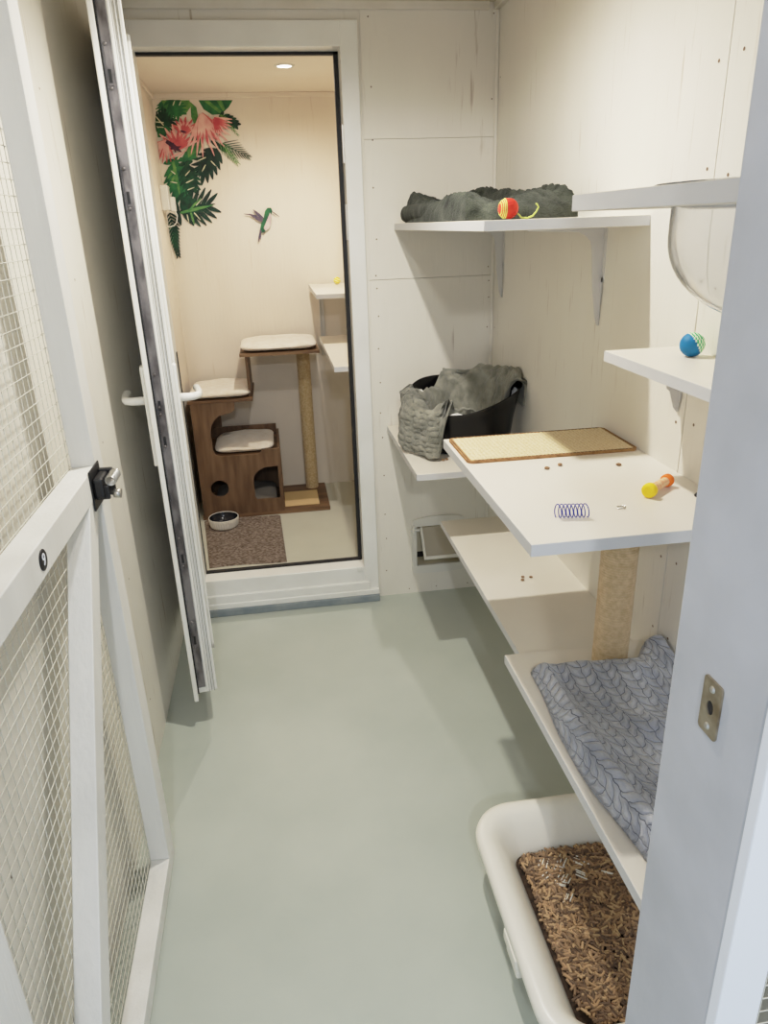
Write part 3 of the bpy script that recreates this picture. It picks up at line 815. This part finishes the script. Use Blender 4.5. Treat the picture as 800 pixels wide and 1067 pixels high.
def sheet(name, fn, nu, nv, size, m, thick, label=None, cat=None, parent=None, org=None):
    bm = B(); uv = bm.loops.layers.uv.new('UVMap')
    V = [[bm.verts.new(fn(i/(nu-1), j/(nv-1))) for j in range(nv)] for i in range(nu)]
    CU = [[0]*nv for _ in range(nu)]; CVv = [[0]*nv for _ in range(nu)]
    for j in range(nv):
        for i in range(nu-2, -1, -1): CU[i][j] = CU[i+1][j]-(V[i][j].co-V[i+1][j].co).length
    for i in range(nu):
        for j in range(1, nv): CVv[i][j] = CVv[i][j-1]+(V[i][j].co-V[i][j-1].co).length
    av = [sum(CVv[i][j] for i in range(nu))/nu for j in range(nv)]
    for i in range(nu-1):
        for j in range(nv-1):
            f = bm.faces.new((V[i][j], V[i+1][j], V[i+1][j+1], V[i][j+1])); f.smooth = True
            for lp, (a, b) in zip(f.loops, ((i, j), (i+1, j), (i+1, j+1), (i, j+1))): lp[uv].uv = (CU[a][b], av[b])
    o = obj(name, bm, m, parent, origin=org, label=label, cat=cat)
    s = o.modifiers.new('thick', 'SOLIDIFY'); s.thickness = thick; s.offset = 1
    return o
ZB = .530
def blank(u, v):
    # u: left edge -> wall, v: near -> far
    y = .640+.672*v+.026*(1-sm(u, .12, .36))*v*v
    xl = .508+.010*math.sin(v*7)+.012*nz(v*3, 1)+.030*(1-sm(v, .0, .2)) 
    x = xl+(XR-.008-xl)*u
    y += .008*nz(u*3, v*3, 4)+.045*sm(u, .76, .95)*sm(v, .6, 1)
    e = min(u/.10, 1, v/.06, (1-v)/.045)
    puff = math.sqrt(max(0, 1-(1-max(0, e))**2))
    z = ZB+.004+.020*puff
    z += .016*puff*(nz(x, y, 1, 7)+.2)+.008*puff*nz(x, y, 5, 18)+.012*puff*max(0, math.sin(v*3.1+u*3))
    z += .014*math.exp(-((u-.06)/.05)**2)*puff
    z += .014*sm(u, .80, 1.0)*sm(v, .80, .97)+.018*sm(v, .82, .95)*sm(u, .15, .35)*puff
    return Vector((x, y, z+.0015*nz(x, y, 9, 120)))
sheet('quilted_blanket', blank, 90, 150, (.31, .705), M['leaf'], .006, 'blue grey quilted blanket with leaf stitching on the lowest shelf', 'blanket', org=(.66, 1.0, .53))
def lining(u, v):
    x = .524+.02*u+.09*v*(1-u); y = 1.33+.012*u-.0*v-.0
    return Vector((.515+.075*u, 1.335+.014*math.sin(v*PI)*u+.008*u, ZB+.003+.020*math.sin(v*PI/2)))
t_l = sheet('dark_blanket_fold', lambda u, v: Vector((.520+.10*u, 1.330+.020*v+.006*u, ZB+.003+.019*(1-v)*(1-.3*u))), 20, 8, (.1, .02), M['darkfl'], .003, 'dark folded edge of the blue grey blanket at its far corner', 'blanket', org=(.56, 1.34, .53))
bpy.data.objects.remove(t_l)

# ------------------------------------------------------------------ litter tray
tx0, tx1, ty0, ty1 = .366, .800, .755, 1.356
def ring(ins, z, r, n=10):
    return [Vector((x, y, z)) for x, y in rrect(tx0+ins, tx1-ins, ty0+ins, ty1-ins, max(.01, r-ins*.8), n)]
t = thing('litter_tray', ((tx0+tx1)/2, (ty0+ty1)/2, 0), 'white plastic cat litter tray on the floor under the lowest shelf', 'litter tray')
prof = [(.085, .001), (.080, .004), (.040, .118), (.010, .124), (.001, .128), (0, .140), (.003, .150), (.012, .155), (.030, .154), (.042, .148), (.060, .128), (.096, .060), (.104, .030), (.11, .024)]
bm = B(); rings = [[bm.verts.new(p) for p in ring(i, z, .105)] for i, z in prof]
for A, C in zip(rings, rings[1:]):
    n = len(A)
    for k in range(n):
        f = bm.faces.new((A[k], A[(k+1) % n], C[(k+1) % n], C[k])); f.smooth = True
bm.faces.new(rings[0]); bm.faces.new(rings[-1])
obj('tray_body', bm, M['traypl'], t)
bm = B(); box(bm, tx0-.002, tx0+.014, .960, 1.040, .100, .128, .004); box(bm, tx0+.004, tx0+.03, .965, 1.035, .07, .104, .004)
obj('tray_clip', bm, M['traypl'], t)
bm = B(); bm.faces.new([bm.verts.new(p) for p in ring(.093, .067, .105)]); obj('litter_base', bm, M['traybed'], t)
# wood pellets
pm = bpy.data.materials.new('wood_pellets'); pm.use_nodes = True
nt = pm.node_tree; ca = nt.nodes.new('ShaderNodeVertexColor'); ca.layer_name = 'Col'; nt.links.new(ca.outputs[0], nt.nodes['Principled BSDF'].inputs['Base Color'])
nt.nodes['Principled BSDF'].inputs['Roughness'].default_value = .8
verts, faces, cols = [], [], []
rnd = random.Random(3)
def pellet(c, d, l, r, col):
    u, w = frame(d); d = Vector(d).normalized(); k = 7; b0 = len(verts)
    for e in (-1, 1):
        for s_, rr in ((1, r*.8), (.93, r)) if e < 0 else ((.93, r), (1, r*.8)):
            for i in range(k):
                a = 2*PI*i/k; verts.append(c+d*(e*l/2*s_)+(u*math.cos(a)+w*math.sin(a))*rr)
    for q in range(3):
        for i in range(k):
            faces.append((b0+q*k+i, b0+q*k+(i+1) % k, b0+(q+1)*k+(i+1) % k, b0+(q+1)*k+i)); cols.append(col)
    faces.append(tuple(b0+i for i in range(k))[::-1]); cols.append(col); faces.append(tuple(b0+3*k+i for i in range(k))); cols.append(col)
ix0, ix1, iy0, iy1 = tx0+.104, tx1-.098, ty0+.098, ty1-.098
pal = [(158, 126, 94), (134, 106, 80), (176, 142, 104), (112, 88, 68), (190, 158, 118), (146, 118, 92), (100, 80, 64)]
for i in range(3100):
    x = rnd.uniform(ix0, ix1); y = rnd.uniform(iy0, iy1)
    cx = min(x-ix0, ix1-x); cy = min(y-iy0, iy1-y)
    if cx < .035 and cy < .035 and math.hypot(.035-cx, .035-cy) > .037: continue
    lvl = .069+.010*nz(x, y, 0, 9)+.007*rnd.random()+.006*sm(cy, .0, .02)
    th = PI*1.6*nz(x, y, 4, 22)+rnd.gauss(0, .55)+(PI/2 if rnd.random() < .2 else 0); d = Vector((math.cos(th), math.sin(th), rnd.uniform(-.14, .14)))
    pellet(Vector((x, y, lvl)), d, rnd.uniform(.012, .025), rnd.uniform(.0024, .0029), lin(rnd.choice(pal)))
me = bpy.data.meshes.new('wood_pellets'); me.from_pydata([tuple(v) for v in verts], [], faces)
ca = me.color_attributes.new('Col', 'FLOAT_COLOR', 'CORNER'); li = 0
for p, c in zip(me.polygons, cols):
    for _ in p.vertices: ca.data[li].color = (*c, 1); li += 1
put('wood_pellets', me, pm, origin=((tx0+tx1)/2, (ty0+ty1)/2, .07), label='brown wood pellet litter filling the white tray', cat='cat litter', kind='stuff')
# white sieve bars showing between the pellets near the far end
rr2 = random.Random(5)
for gx, gy, ang, n in ((.528, 1.215, 1.0, 4), (.548, 1.20, -.5, 3), (.572, 1.215, .9, 3), (.60, 1.205, -.6, 4), (.56, 1.165, .8, 4), (.535, 1.15, -.4, 3), (.515, 1.18, .5, 3), (.63, 1.20, .7, 4), (.59, 1.17, -.7, 3), (.545, 1.115, .9, 3), (.655, 1.165, -.5, 2)):
    for i in range(n):
        d = Vector((math.cos(ang), math.sin(ang), 0)); q = Vector((-d.y, d.x, 0))*(.0055*i)
        c = Vector((gx+rr2.uniform(-.003, .003), gy+rr2.uniform(-.004, .004), .0795+rr2.uniform(0, .003)))+q*1.15; d = d*rr2.uniform(.7, 1.15)
        bm = B(); tube(bm, [c-d*.012, c+d*.012], .0015, 5)
        obj('sieve_bar', bm, M['traypl'], t)

# ------------------------------------------------------------------ cat flap in the back wall
t = thing('cat_flap', (.61, D, .22), 'white framed cat flap with smoky door in the far wall, near the floor', 'cat flap')
HXc = .610
outer = arc(.702, .330, .018, 0, 80, 5)+arc(HXc, .20, .28, 72, 108, 10, .158)+arc(.514, .330, .018, 100, 180, 5)+arc(.508, .116, .014, 180, 250, 5)+arc(HXc, .150, .26, 248, 292, 8, .054)+arc(.708, .116, .014, 290, 360, 5)
bm = prism([outer, [(HX0+.006, HZ0+.006), (HX1-.006, HZ0+.006), (HX1-.006, HZ1-.006), (HX0+.006, HZ1-.006)]], .014, lambda a, b, c: Vector((a, D-.014+c, b)))
bmesh.ops.recalc_face_normals(bm, faces=bm.faces[:])
obj('flap_frame', bm, M['flapw'], t)
bm = B(); w_ = .004
box(bm, HX0, HX0+w_, D, IY0, HZ0, HZ1); box(bm, HX1-w_, HX1, D, IY0, HZ0, HZ1); box(bm, HX0, HX1, D, IY0, HZ1-w_, HZ1); box(bm, HX0, HX1, D, IY0, HZ0, HZ0+w_)
box(bm, HX0, HX1, IY0-.02, IY0-.012, HZ0+.03, HZ1)
obj('flap_tunnel', bm, M['flapin'], t)
bm = B(); box(bm, HX0, HX1, IY0-.0195, IY0-.010, HZ0+.004, HZ0+.03); obj('flap_gap', bm, M['dark'], t)
MF = Matrix.Translation((0, D-.016, .312)) @ Matrix.Rotation(math.radians(-40), 4, 'X')
bm = B(); box(bm, .536, .690, -.003, .003, -.128, 0, .001, MF); fd = obj('flap_door', bm, M['flap'], t)
bm = B(); box(bm, .528, .537, -.006, .006, -.134, .002, .002, MF); box(bm, .689, .698, -.006, .006, -.134, .002, .002, MF); box(bm, .528, .698, -.007, .008, -.140, -.127, .003, MF)
obj('flap_edge', bm, M['flapw'], fd)
bm = B(); box(bm, .486, .526, D-.026, D-.012, .298, .309, .003); box(bm, .496, .506, D-.03, D-.012, .285, .322, .003); obj('flap_lock', bm, M['flapw'], t)

# ------------------------------------------------------------------ inner room: cat tower
TY0, TY1 = 3.835, 4.255
t = thing('cat_tower', (-.13, 4.04, 0), 'brown wood effect cat tower with cream cushions and sisal post in the inner room', 'cat tower')
bm = B(); box(bm, -.485, .222, TY0, TY1, .001, .022, .001); obj('base_board', bm, M['woodx'], t)
outl = [(-.478, .022), (-.046, .022), (-.046, .385), (-.128, .383), (-.140, .366), (-.158, .360), (-.352, .362), (-.378, .374), (-.388, .40), (-.388, .50), (-.380, .535), (-.360, .565), (-.334, .585), (-.300, .592), (-.268, .600), (-.252, .616), (-.248, .640), (-.244, .655), (-.478, .655)]
hole = arc(-.376, .179, .048, 0, 350, 35)
archh = [(-.180, .098), (-.060, .096)]+[(-.052, .104), (-.052, .286), (-.085, .284)]+arc(-.105, .200, .085, 95, 175, 10, .083)+[(-.190, .112)]
bm = prism([outl, hole, archh], .014, lambda a, b, c: Vector((a, TY0+c, b)), 1)
obj('front_panel', bm, [M['wood'], M['woodedge']], t)
bm = B(); box(bm, -.0459, -.032, TY0, TY1, .022, .386, .001); obj('side_panel', bm, [M['wood']], t)
bm = B(); box(bm, -.478, -.464, TY0+.0145, TY1, .022, .655, .001); obj('side_panel', bm, [M['wood']], t)
bm = B(); box(bm, -.4639, -.0461, TY1-.014, TY1, .022, .42, .001); obj('back_panel', bm, M['wood'], t)
bm = B(); box(bm, -.4639, -.36, TY1-.014, TY1, .4205, .655, .001); obj('back_panel', bm, M['wood'], t)
bm = B(); box(bm, -.4639, -.0461, TY0+.0145, TY1-.0145, .346, .360, .001); obj('platform', bm, M['woodx'], t)
bm = B(); box(bm, -.490, -.150, TY0-.006, TY1, .6555, .670, .001); obj('platform', bm, M['woodx'], t)
bm = B(); box(bm, -.196, .218, TY0-.004, TY1, .885, .900, .001); obj('platform', bm, M['woodx'], t)
bm = B(); box(bm, -.172, -.158, TY0+.05, TY1, .6702, .8848, .001); obj('support_panel', bm, M['wood'], t)
rope_post('sisal_post', (.142, 4.20), .038, .022, .885, .0075, M['sisal2'], t, seg=20)
bm = B(); box(bm, -.030, .165, 3.885, 4.12, .0222, .027, .001); obj('scratch_pad', bm, M['pad'], t)
def pillow(x0, x1, y0, y1, z0, z1, m, parent, name='cushion', seed=0, sq=.32, nn=48):
    cx, cy, cz = (x0+x1)/2, (y0+y1)/2, (z0+z1)/2; ax_, ay_, az_ = (x1-x0)/2, (y1-y0)/2, (z1-z0)/2
    def sp(v, e): return math.copysign(abs(v)**e, v)
    def fn(u, v):
        th = 2*PI*u; ph = -PI/2+PI*v
        k = sp(math.cos(ph), .55)
        x = cx+ax_*k*sp(math.cos(th), sq); y = cy+ay_*k*sp(math.sin(th), sq); z = cz+az_*sp(math.sin(ph), .8)
        n_ = nz(x*9+seed, y*9, z*9)
        if z > cz: z += az_*.35*n_-az_*.2
        return Vector((x+.003*nz(y*20, z*20, seed), y, max(z, z0)))
    bm = grid(fn, nn, nn//2, True); bmesh.ops.remove_doubles(bm, verts=bm.verts[:], dist=1e-5)
    return obj(name, bm, m, parent, smooth=True)
pillow(-.485, -.157, TY0-.004, TY1-.01, .6705, .722, M['cream'], t, seed=1)
pillow(-.192, .210, TY0+.002, TY1-.01, .9003, .952, M['cream'], t, seed=4)
pillow(-.385, -.062, TY0+.016, TY1-.03, .3603, .420, M['cream'], t, seed=8)
M['greycush'] = mat('grey_plush', (150, 144, 136), rough=1, bump=.8, bscale=120)
pillow(-.42, -.07, TY0+.03, TY1-.03, .0225, .11, M['greycush'], t, seed=11)

# rug and bowl
def rugf(u, v):
    xa = -.480+.072*(1-v); xb = -.062+.022*(1-v)
    x = xa+(xb-xa)*u; y = 3.20+.62*v+.008*math.sin(u*5)
    e = min(u/.02, (1-u)/.02, v/.015, (1-v)/.015, 1)
    z = .001+.009*max(0, min(1, e))+.0022*math.sin(y*2*PI/.009)*(.6+.4*nz(x, y, 0, 60))*e+.0012*nz(x, y, 1, 130)
    return Vector((x, y, max(.0008, z)))
obj('floor_mat', grid(rugf, 70, 280), M['rug'], origin=(-.25, 3.5, 0), label='brown ribbed chenille mat on the inner room floor', cat='mat')
t = thing('food_bowl', (-.362, 3.70, .0125), 'white ribbed ceramic bowl with dark inside, standing on the brown mat', 'bowl')
bcx, bcy, bz = -.362, 3.70, .0128
def bowlf(u, v):
    th = 2*PI*u; prof = [(0, 0), (.066, 0), (.072, .004), (.078, .046), (.080, .052), (.0775, .054), (.0755, .052)]
    f = v*(len(prof)-1); i = min(int(f), len(prof)-2); w = f-i
    r = prof[i][0]*(1-w)+prof[i+1][0]*w; z = prof[i][1]*(1-w)+prof[i+1][1]*w
    if .004 < z < .047: r += .0022*abs(math.sin(th*18))
    return Vector((bcx+r*math.cos(th), bcy+r*math.sin(th), bz+z))
obj('bowl_body', grid(bowlf, 216, 37, True), M['bowlw'], t)
bm = B(); lathe(bm, [(.0755, .052), (.072, .040), (.066, .012), (.05, .006), (0, .006)], (bcx, bcy, bz), 48); obj('bowl_inside', bm, M['bowlb'], t, label='dark glazed inside')

# inner shelves and ball
ush = shelf(.205, 3.575, 4.27, 1.200, .022, 'upper white shelf in the inner room with a small yellow ball', brs=(4.1,), x1=IXR)
shelf(.222, 2.93, 3.83, .970, .022, 'lower white shelf in the inner room, seen past the door frame', x1=IXR, brs=(3.5,))
# leg bracket under the upper inner shelf
bm = B(); box(bm, .262, .284, 4.1, 4.104, .80, 1.177, .001); box(bm, .258, .262, 4.09, 4.114, .80, 1.177)
bmesh.ops.translate(bm, vec=(0, .19, 0), verts=bm.verts)
obj('support_leg', bm, M['bracket'], ush)
ball('small_ball', (.357, 4.16, 1.219), .019, [M['yel'], M['strw']], lambda p: 0 if (p.z*2.2+p.x) % 1.4 < 1.0 else 1, origin=(.357, 4.16, 1.2), label='tiny yellow and white ball on the inner room upper shelf', cat='ball')

# wall socket box with cable loop on the inner left wall
t = thing('socket_box', (IXL, 4.1, 1.62), 'small white electrical box with a cable loop on the inner left wall', 'electrical box')
bm = B(); box(bm, IXL, IXL+.040, 4.13, 4.21, 1.60, 1.72, .006); obj('box_body', bm, M['flapw'], t)
bm = B(); box(bm, IXL+.040, IXL+.066, 4.15, 4.20, 1.595, 1.665, .005); obj('plug', bm, M['flapw'], t)
bm = B(); tube(bm, [(IXL+.06, 4.17, 1.60), (IXL+.066, 4.175, 1.575), (IXL+.060, 4.18, 1.545), (IXL+.045, 4.18, 1.528), (IXL+.02, 4.18, 1.522), (IXL+.004, 4.18, 1.526)], .003, 8); obj('cable', bm, M['flapw'], t)

# downlight in the inner ceiling
t = thing('ceiling_downlight', (.134, 3.63, IZC), 'round recessed white downlight glowing in the inner room ceiling', 'light')
bm = B(); lathe(bm, [(.030, -.001), (.033, -.006), (.044, -.005), (.046, 0)], (.134, 3.63, IZC), 36); obj('light_ring', bm, M['flapw'], t)
bm = B(); lathe(bm, [(0, -.003), (.0305, -.003)], (.134, 3.63, IZC), 32); obj('lamp', bm, M['lamp'], t)
t = thing('ceiling_downlight', (.18, 1.72, ZC), 'round recessed white downlight in the main ceiling, above the frame', 'light')
bm = B(); lathe(bm, [(.030, -.001), (.033, -.006), (.044, -.005), (.046, 0)], (.18, 1.72, ZC), 36); obj('light_ring', bm, M['flapw'], t)
bm = B(); lathe(bm, [(0, -.003), (.0305, -.003)], (.18, 1.72, ZC), 32); obj('lamp', bm, M['lamp'], t)

# ------------------------------------------------------------------ wall stickers
def dmat(name, a, b_, s=26): return mat(name, a, rough=.6, col2=b_, nscale=s, contrast=(.3, .65))
G1 = dmat('sticker_dark_green', (22, 78, 52), (10, 42, 36)); G2 = dmat('sticker_mid_green', (48, 122, 70), (20, 78, 56)); G3 = dmat('sticker_light_green', (112, 158, 84), (48, 116, 66))
PK = dmat('sticker_pink', (216, 116, 116), (186, 66, 80)); PL = dmat('sticker_pale_pink', (238, 200, 186), (222, 150, 146)); PD = dmat('sticker_plum', (90, 40, 66), (56, 30, 52))
G4 = dmat('sticker_deep_green', (14, 56, 44), (8, 30, 30)); BLU = dmat('sticker_slate', (70, 66, 92), (110, 92, 100)); PALE = dmat('sticker_pale', (222, 214, 202), (190, 160, 170))
PALE2 = dmat('sticker_slit', (226, 222, 196), (206, 208, 170))
YL = IY1-.0004
layer = [0]
def dpt(a, b): return (-.5505+.0009*a-.000128*b, 2.182-.0000075*a-.000855*b)
def flat(polys, m, name, parent, **kw):
    layer[0] += 1; y = YL-.00025*layer[0]
    bm = B()
    for poly in polys:
        c = [dpt(a, b) for a, b in poly]
        if len(c) < 3: continue
        y -= .00001
        vs = [bm.verts.new((max(x, IXL+.001), y, min(z, 2.1215))) for x, z in c]
        try: bm.faces.new(vs)
        except ValueError: pass
    bmesh.ops.triangulate(bm, faces=bm.faces[:])
    for f in bm.faces:
        f.normal_update()
        if f.normal.y > 0: f.normal_flip()
    me = bpy.data.meshes.new(name); bm.to_mesh(me); bm.free()
    return put(name, me, m, parent, **kw)
def rot(pts, cx, cy, ang, s=1):
    c, sn = math.cos(ang), math.sin(ang); return [(cx+s*(x*c-y*sn), cy+s*(x*sn+y*c)) for x, y in pts]
def lobe(p, q, w, bend):
    n = 7; L1 = []; L2 = []
    dx, dy = q[0]-p[0], q[1]-p[1]; l = math.hypot(dx, dy) or 1; nx_, ny_ = -dy/l, dx/l
    for i in range(n+1):
        s = i/n; ww = w*(math.sin(PI*(.22+.74*s)))**.8; bo = bend*math.sin(PI*s*.5)*l*s
        x = p[0]+dx*s+nx_*bo; y = p[1]+dy*s+ny_*bo
        L1.append((x+nx_*ww, y+ny_*ww)); L2.append((x-nx_*ww, y-ny_*ww))
    return L1+L2[::-1]
def monstera(cx, cy, ang, ln, wd, nl=6, w=.085, body=.30):
    polys = []
    polys.append(rot([(0, -wd*body*.2)]+[(ln*i/8, -wd*body*math.sin(PI*(i/8)**.7)) for i in range(1, 9)]+[(ln*i/8, wd*body*math.sin(PI*(i/8)**.7)) for i in range(8, 0, -1)], cx, cy, ang))
    for sd_ in (-1, 1):
        for i in range(nl):
            s = (i+.1)/nl; bx = ln*s*.86; reach = wd*(math.sin(PI*(.18+.76*s)))**.8
            tipx = bx+ln*(.12+.22*s)-(.16*ln if i == 0 else 0)
            polys.append(rot(lobe((bx, 0), (tipx, sd_*reach), ln*w, sd_*-.12), cx, cy, ang))
    return polys
dec = thing('wall_sticker', (-.42, IY1, 1.8), 'tropical leaf and pink flower wall sticker in the inner room corner', 'wall sticker')
def leaf(args, m): flat(monstera(*args[:5], **(args[5] if len(args) > 5 else {})), m, 'sticker_leaf', dec)
leaf((130, 60, .95*PI/2, 90, 75, dict(body=.7)), G2)
leaf((60, 205, -.45, 120, 78, dict(nl=7, w=.07)), G1)
flat([[(300, 72), (492, 72), (470, 110), (430, 146), (380, 150), (330, 120)]], G2, 'sticker_leaf', dec)
flat([[(330, 76), (360, 76), (430, 130), (425, 146)], [(400, 74), (430, 74), (450, 118), (440, 130)]], G3, 'sticker_leaf', dec)
flat([[(100, 72), (250, 72), (262, 100), (235, 140), (190, 160), (150, 130), (110, 110)]], G3, 'sticker_leaf', dec)
leaf((140, 72, .9, 110, 60, dict(nl=6, w=.08, body=.5)), G2)
flat([[(255, 80), (290, 110), (300, 160), (285, 215), (262, 160)]], G3, 'sticker_leaf', dec)
leaf((430, 150, .55, 118, 34, dict(nl=6, w=.085, body=.35)), G1)
flat([[(70, 220), (120, 205), (150, 225), (120, 265), (78, 268)]], G2, 'sticker_leaf', dec)
flat([[(255, 270), (300, 250), (330, 300), (300, 380), (240, 410), (205, 400), (235, 340)]], G2, 'sticker_leaf', dec)
flat([[(240, 330), (300, 300), (325, 318), (300, 350), (250, 380)]], G3, 'sticker_leaf', dec)
leaf((425, 318, 2.15, 215, 88, dict(nl=7, w=.062, body=.22)), G4)
leaf((165, 395, 1.32, 225, 88, dict(nl=7, w=.07, body=.62)), G2)
leaf((235, 410, 1.3, 180, 66, dict(nl=7, w=.07, body=.55)), G1)
flat([lobe((165, 400), (212, 600), 9, .02), lobe((180, 430), (140, 500), 7, .1), lobe((185, 460), (150, 540), 7, .1)], G3, 'sticker_leaf', dec)
leaf((195, 690, -.22, 225, 118, dict(nl=7, w=.058, body=.20)), G4)
leaf((205, 600, .72, 150, 60, dict(nl=6, w=.075, body=.4)), G1)
flat([lobe((210, 690), (400, 645), 9, .02), lobe((260, 680), (320, 600), 6, .1), lobe((270, 690), (300, 755), 6, .1)], G3, 'sticker_leaf', dec)
for slit in ([lobe((178, 470), (152, 450), 3, 0), lobe((190, 520), (150, 512), 3, 0), lobe((240, 520), (285, 500), 3, 0), lobe((235, 480), (262, 450), 3, 0), lobe((250, 560), (290, 545), 3, 0),
      lobe((110, 205), (60, 150), 3, 0), lobe((110, 190), (60, 185), 3, 0), lobe((110, 215), (72, 212), 2.5, 0), lobe((160, 100), (170, 74), 3, 0), lobe((195, 100), (205, 76), 3, 0),
      lobe((350, 380), (300, 400), 3, 0), lobe((380, 400), (410, 430), 3, 0), lobe((350, 420), (330, 460), 3, 0), lobe((250, 700), (262, 750), 3, 0), lobe((290, 690), (330, 735), 3, 0), lobe((300, 650), (335, 610), 3, 0)]):
    flat([slit], PALE2, 'sticker_slit', dec)  # pale slits in the printed leaves
    layer[0] -= .6
# palm fronds
def frond(x0, y0, x1, y1, n, l0, l1, w, m, sp=.9):
    polys = [lobe((x0, y0), (x1, y1), 2.2, 0)]
    ang = math.atan2(y1-y0, x1-x0)
    for i in range(n):
        s = i/(n-1); px, py = x0+(x1-x0)*s, y0+(y1-y0)*s; l = l0+(l1-l0)*s
        for sd_ in (-1, 1):
            a = ang+sd_*sp*(1-.45*s); polys.append(lobe((px, py), (px+l*math.cos(a), py+l*math.sin(a)), w, sd_*-.1))
    flat(polys, m, 'sticker_frond', dec)
frond(150, 690, 200, 930, 13, 70, 30, 5.5, G4); frond(160, 760, 190, 900, 8, 52, 30, 5, G1)
frond(440, 305, 585, 375, 9, 95, 34, 2.4, G1, .75); frond(430, 300, 520, 400, 7, 70, 40, 2.0, G3, .6)
frond(425, 150, 520, 250, 6, 60, 24, 1.6, G3, .5)
# proteas
def protea(cx, cy, ang, n, spread, l, w, ms, nm='sticker_flower'):
    for k, m in enumerate(ms):
        polys = []
        for i in range(n):
            s = (i+.5*k)/(n-1)-.5; a = ang+s*spread*(1-.18*k); ll = l*(1-.20*k)*(1-.25*abs(s))
            polys.append(lobe((cx+6*math.cos(a), cy+6*math.sin(a)), (cx+ll*math.cos(a), cy+ll*math.sin(a)), w*(1-.15*k), .06*(1 if s > 0 else -1)))
        flat(polys, m, nm, dec)
protea(190, 335, -1.75, 9, 2.6, 142, 11, [PL, PK]); protea(225, 255, -1.45, 7, 1.9, 96, 11, [PK, PL, PK])
protea(310, 150, 1.25, 9, 1.25, 240, 8, [PL]); protea(315, 140, 1.15, 6, .9, 180, 12, [PK, PL]); protea(385, 165, .75, 8, 1.2, 125, 7, [PL, PK])
protea(130, 280, 2.0, 9, 1.5, 138, 6, [PK, PL])
flat([lobe((125, 290), (215, 345), 12, .05), lobe((150, 330), (210, 320), 8, 0), lobe((205, 235), (240, 245), 6, 0), lobe((160, 300), (185, 350), 8, .1)], PD, 'sticker_flower', dec)
flat([lobe((150, 380), (215, 345), 5, .05), lobe((190, 390), (230, 340), 4, .05)], PL, 'sticker_flower', dec)

bird = thing('wall_sticker', (-.0, IY1, 1.55), 'small green hummingbird wall sticker on the inner back wall', 'wall sticker')
flat([[(708, 690), (722, 672), (742, 672), (752, 690), (746, 712), (744, 745), (748, 770), (738, 795), (712, 815), (690, 820), (684, 795), (690, 760), (702, 730)]], G2, 'bird_body', bird)
flat([[(738, 700), (746, 712), (744, 745), (748, 770), (738, 795), (716, 808), (706, 790), (720, 750)]], PALE, 'bird_breast', bird)
flat([lobe((690, 805), (680, 872), 7, .03), lobe((686, 800), (690, 860), 5, 0)], BLU, 'bird_tail', bird)
flat([lobe((700, 735), (634, 684), 8, .05), lobe((698, 742), (610, 712), 9, .08), lobe((696, 750), (650, 735), 6, .05), lobe((640, 712), (582, 704), 3, 0)], BLU, 'bird_wing', bird)
flat([lobe((750, 694), (796, 726), 2.4, 0)], PD, 'bird_beak', bird)
flat([lobe((706, 812), (712, 822), 3, 0)], PD, 'bird_foot', bird)

# ------------------------------------------------------------------ light
def light(name, kind, loc, energy, col, rot=(0, 0, 0), **kw):
    l = bpy.data.lights.new(name, kind); l.energy = energy; l.color = col
    for k, v in kw.items(): setattr(l, k, v)
    o = bpy.data.objects.new(name, l); COL.objects.link(o); o.location = loc; o.rotation_euler = rot; return o
WARM = (1, .945, .86)
light('main_downlight', 'SPOT', (.18, 1.72, 2.150), 63, WARM, shadow_soft_size=.020, spot_size=math.radians(172), spot_blend=1)
light('inner_downlight', 'SPOT', (.134, 3.63, 2.128), 40, (1, .90, .78), shadow_soft_size=.020, spot_size=math.radians(172), spot_blend=1)
light('outside_lamp', 'POINT', (-.02, -1.15, 2.2), 62, (.95, .97, 1), shadow_soft_size=.05)
w = bpy.data.worlds.new('sky'); SC.world = w; w.use_nodes = True
bg = w.node_tree.nodes['Background']; bg.inputs[0].default_value = (.76, .85, 1, 1); bg.inputs[1].default_value = .88

# ------------------------------------------------------------------ camera
yaw, pitch, roll, f = .13696, .37887, -.034814, 753.17
cy, sy, cp, sp_ = math.cos(yaw), math.sin(yaw), math.cos(pitch), math.sin(pitch)
F = Vector((sy*cp, cy*cp, -sp_)); R0 = Vector((cy, -sy, 0)); U0 = R0.cross(F)
Rv = R0*math.cos(roll)+U0*math.sin(roll); Uv = -R0*math.sin(roll)+U0*math.cos(roll)
cam = bpy.data.cameras.new('camera'); co = bpy.data.objects.new('camera', cam); COL.objects.link(co)
cam.sensor_fit = 'VERTICAL'; cam.sensor_height = 36; cam.lens = f*36/1067; cam.clip_start = .02
co.matrix_world = Matrix(((Rv.x, Uv.x, -F.x, 0), (Rv.y, Uv.y, -F.y, 0), (Rv.z, Uv.z, -F.z, 1.5), (0, 0, 0, 1)))
SC.camera = co
SC.view_settings.view_transform = 'Standard'; SC.view_settings.look = 'None'; SC.view_settings.exposure = 0
# gentle phone-camera response: lifted shadows, rolled-off highlights
SC.view_settings.use_curve_mapping = True
cm = SC.view_settings.curve_mapping; cm.clip_max_x = 6; cm.use_clip = True
cv = cm.curves[3]; cv.points[0].location = (0, 0); cv.points[1].location = (6, 1)
for x_, y_ in ((.03, .034), (.1, .122), (.2, .235), (.35, .40), (.6, .595), (1.0, .76), (1.8, .89), (3.2, .97)): cv.points.new(x_, y_)
cm.update()

SC.cycles.max_bounces = 10; SC.cycles.diffuse_bounces = 6; SC.cycles.use_denoising = True; SC.cycles.caustics_refractive = True
SC.cycles.sample_clamp_indirect = 8
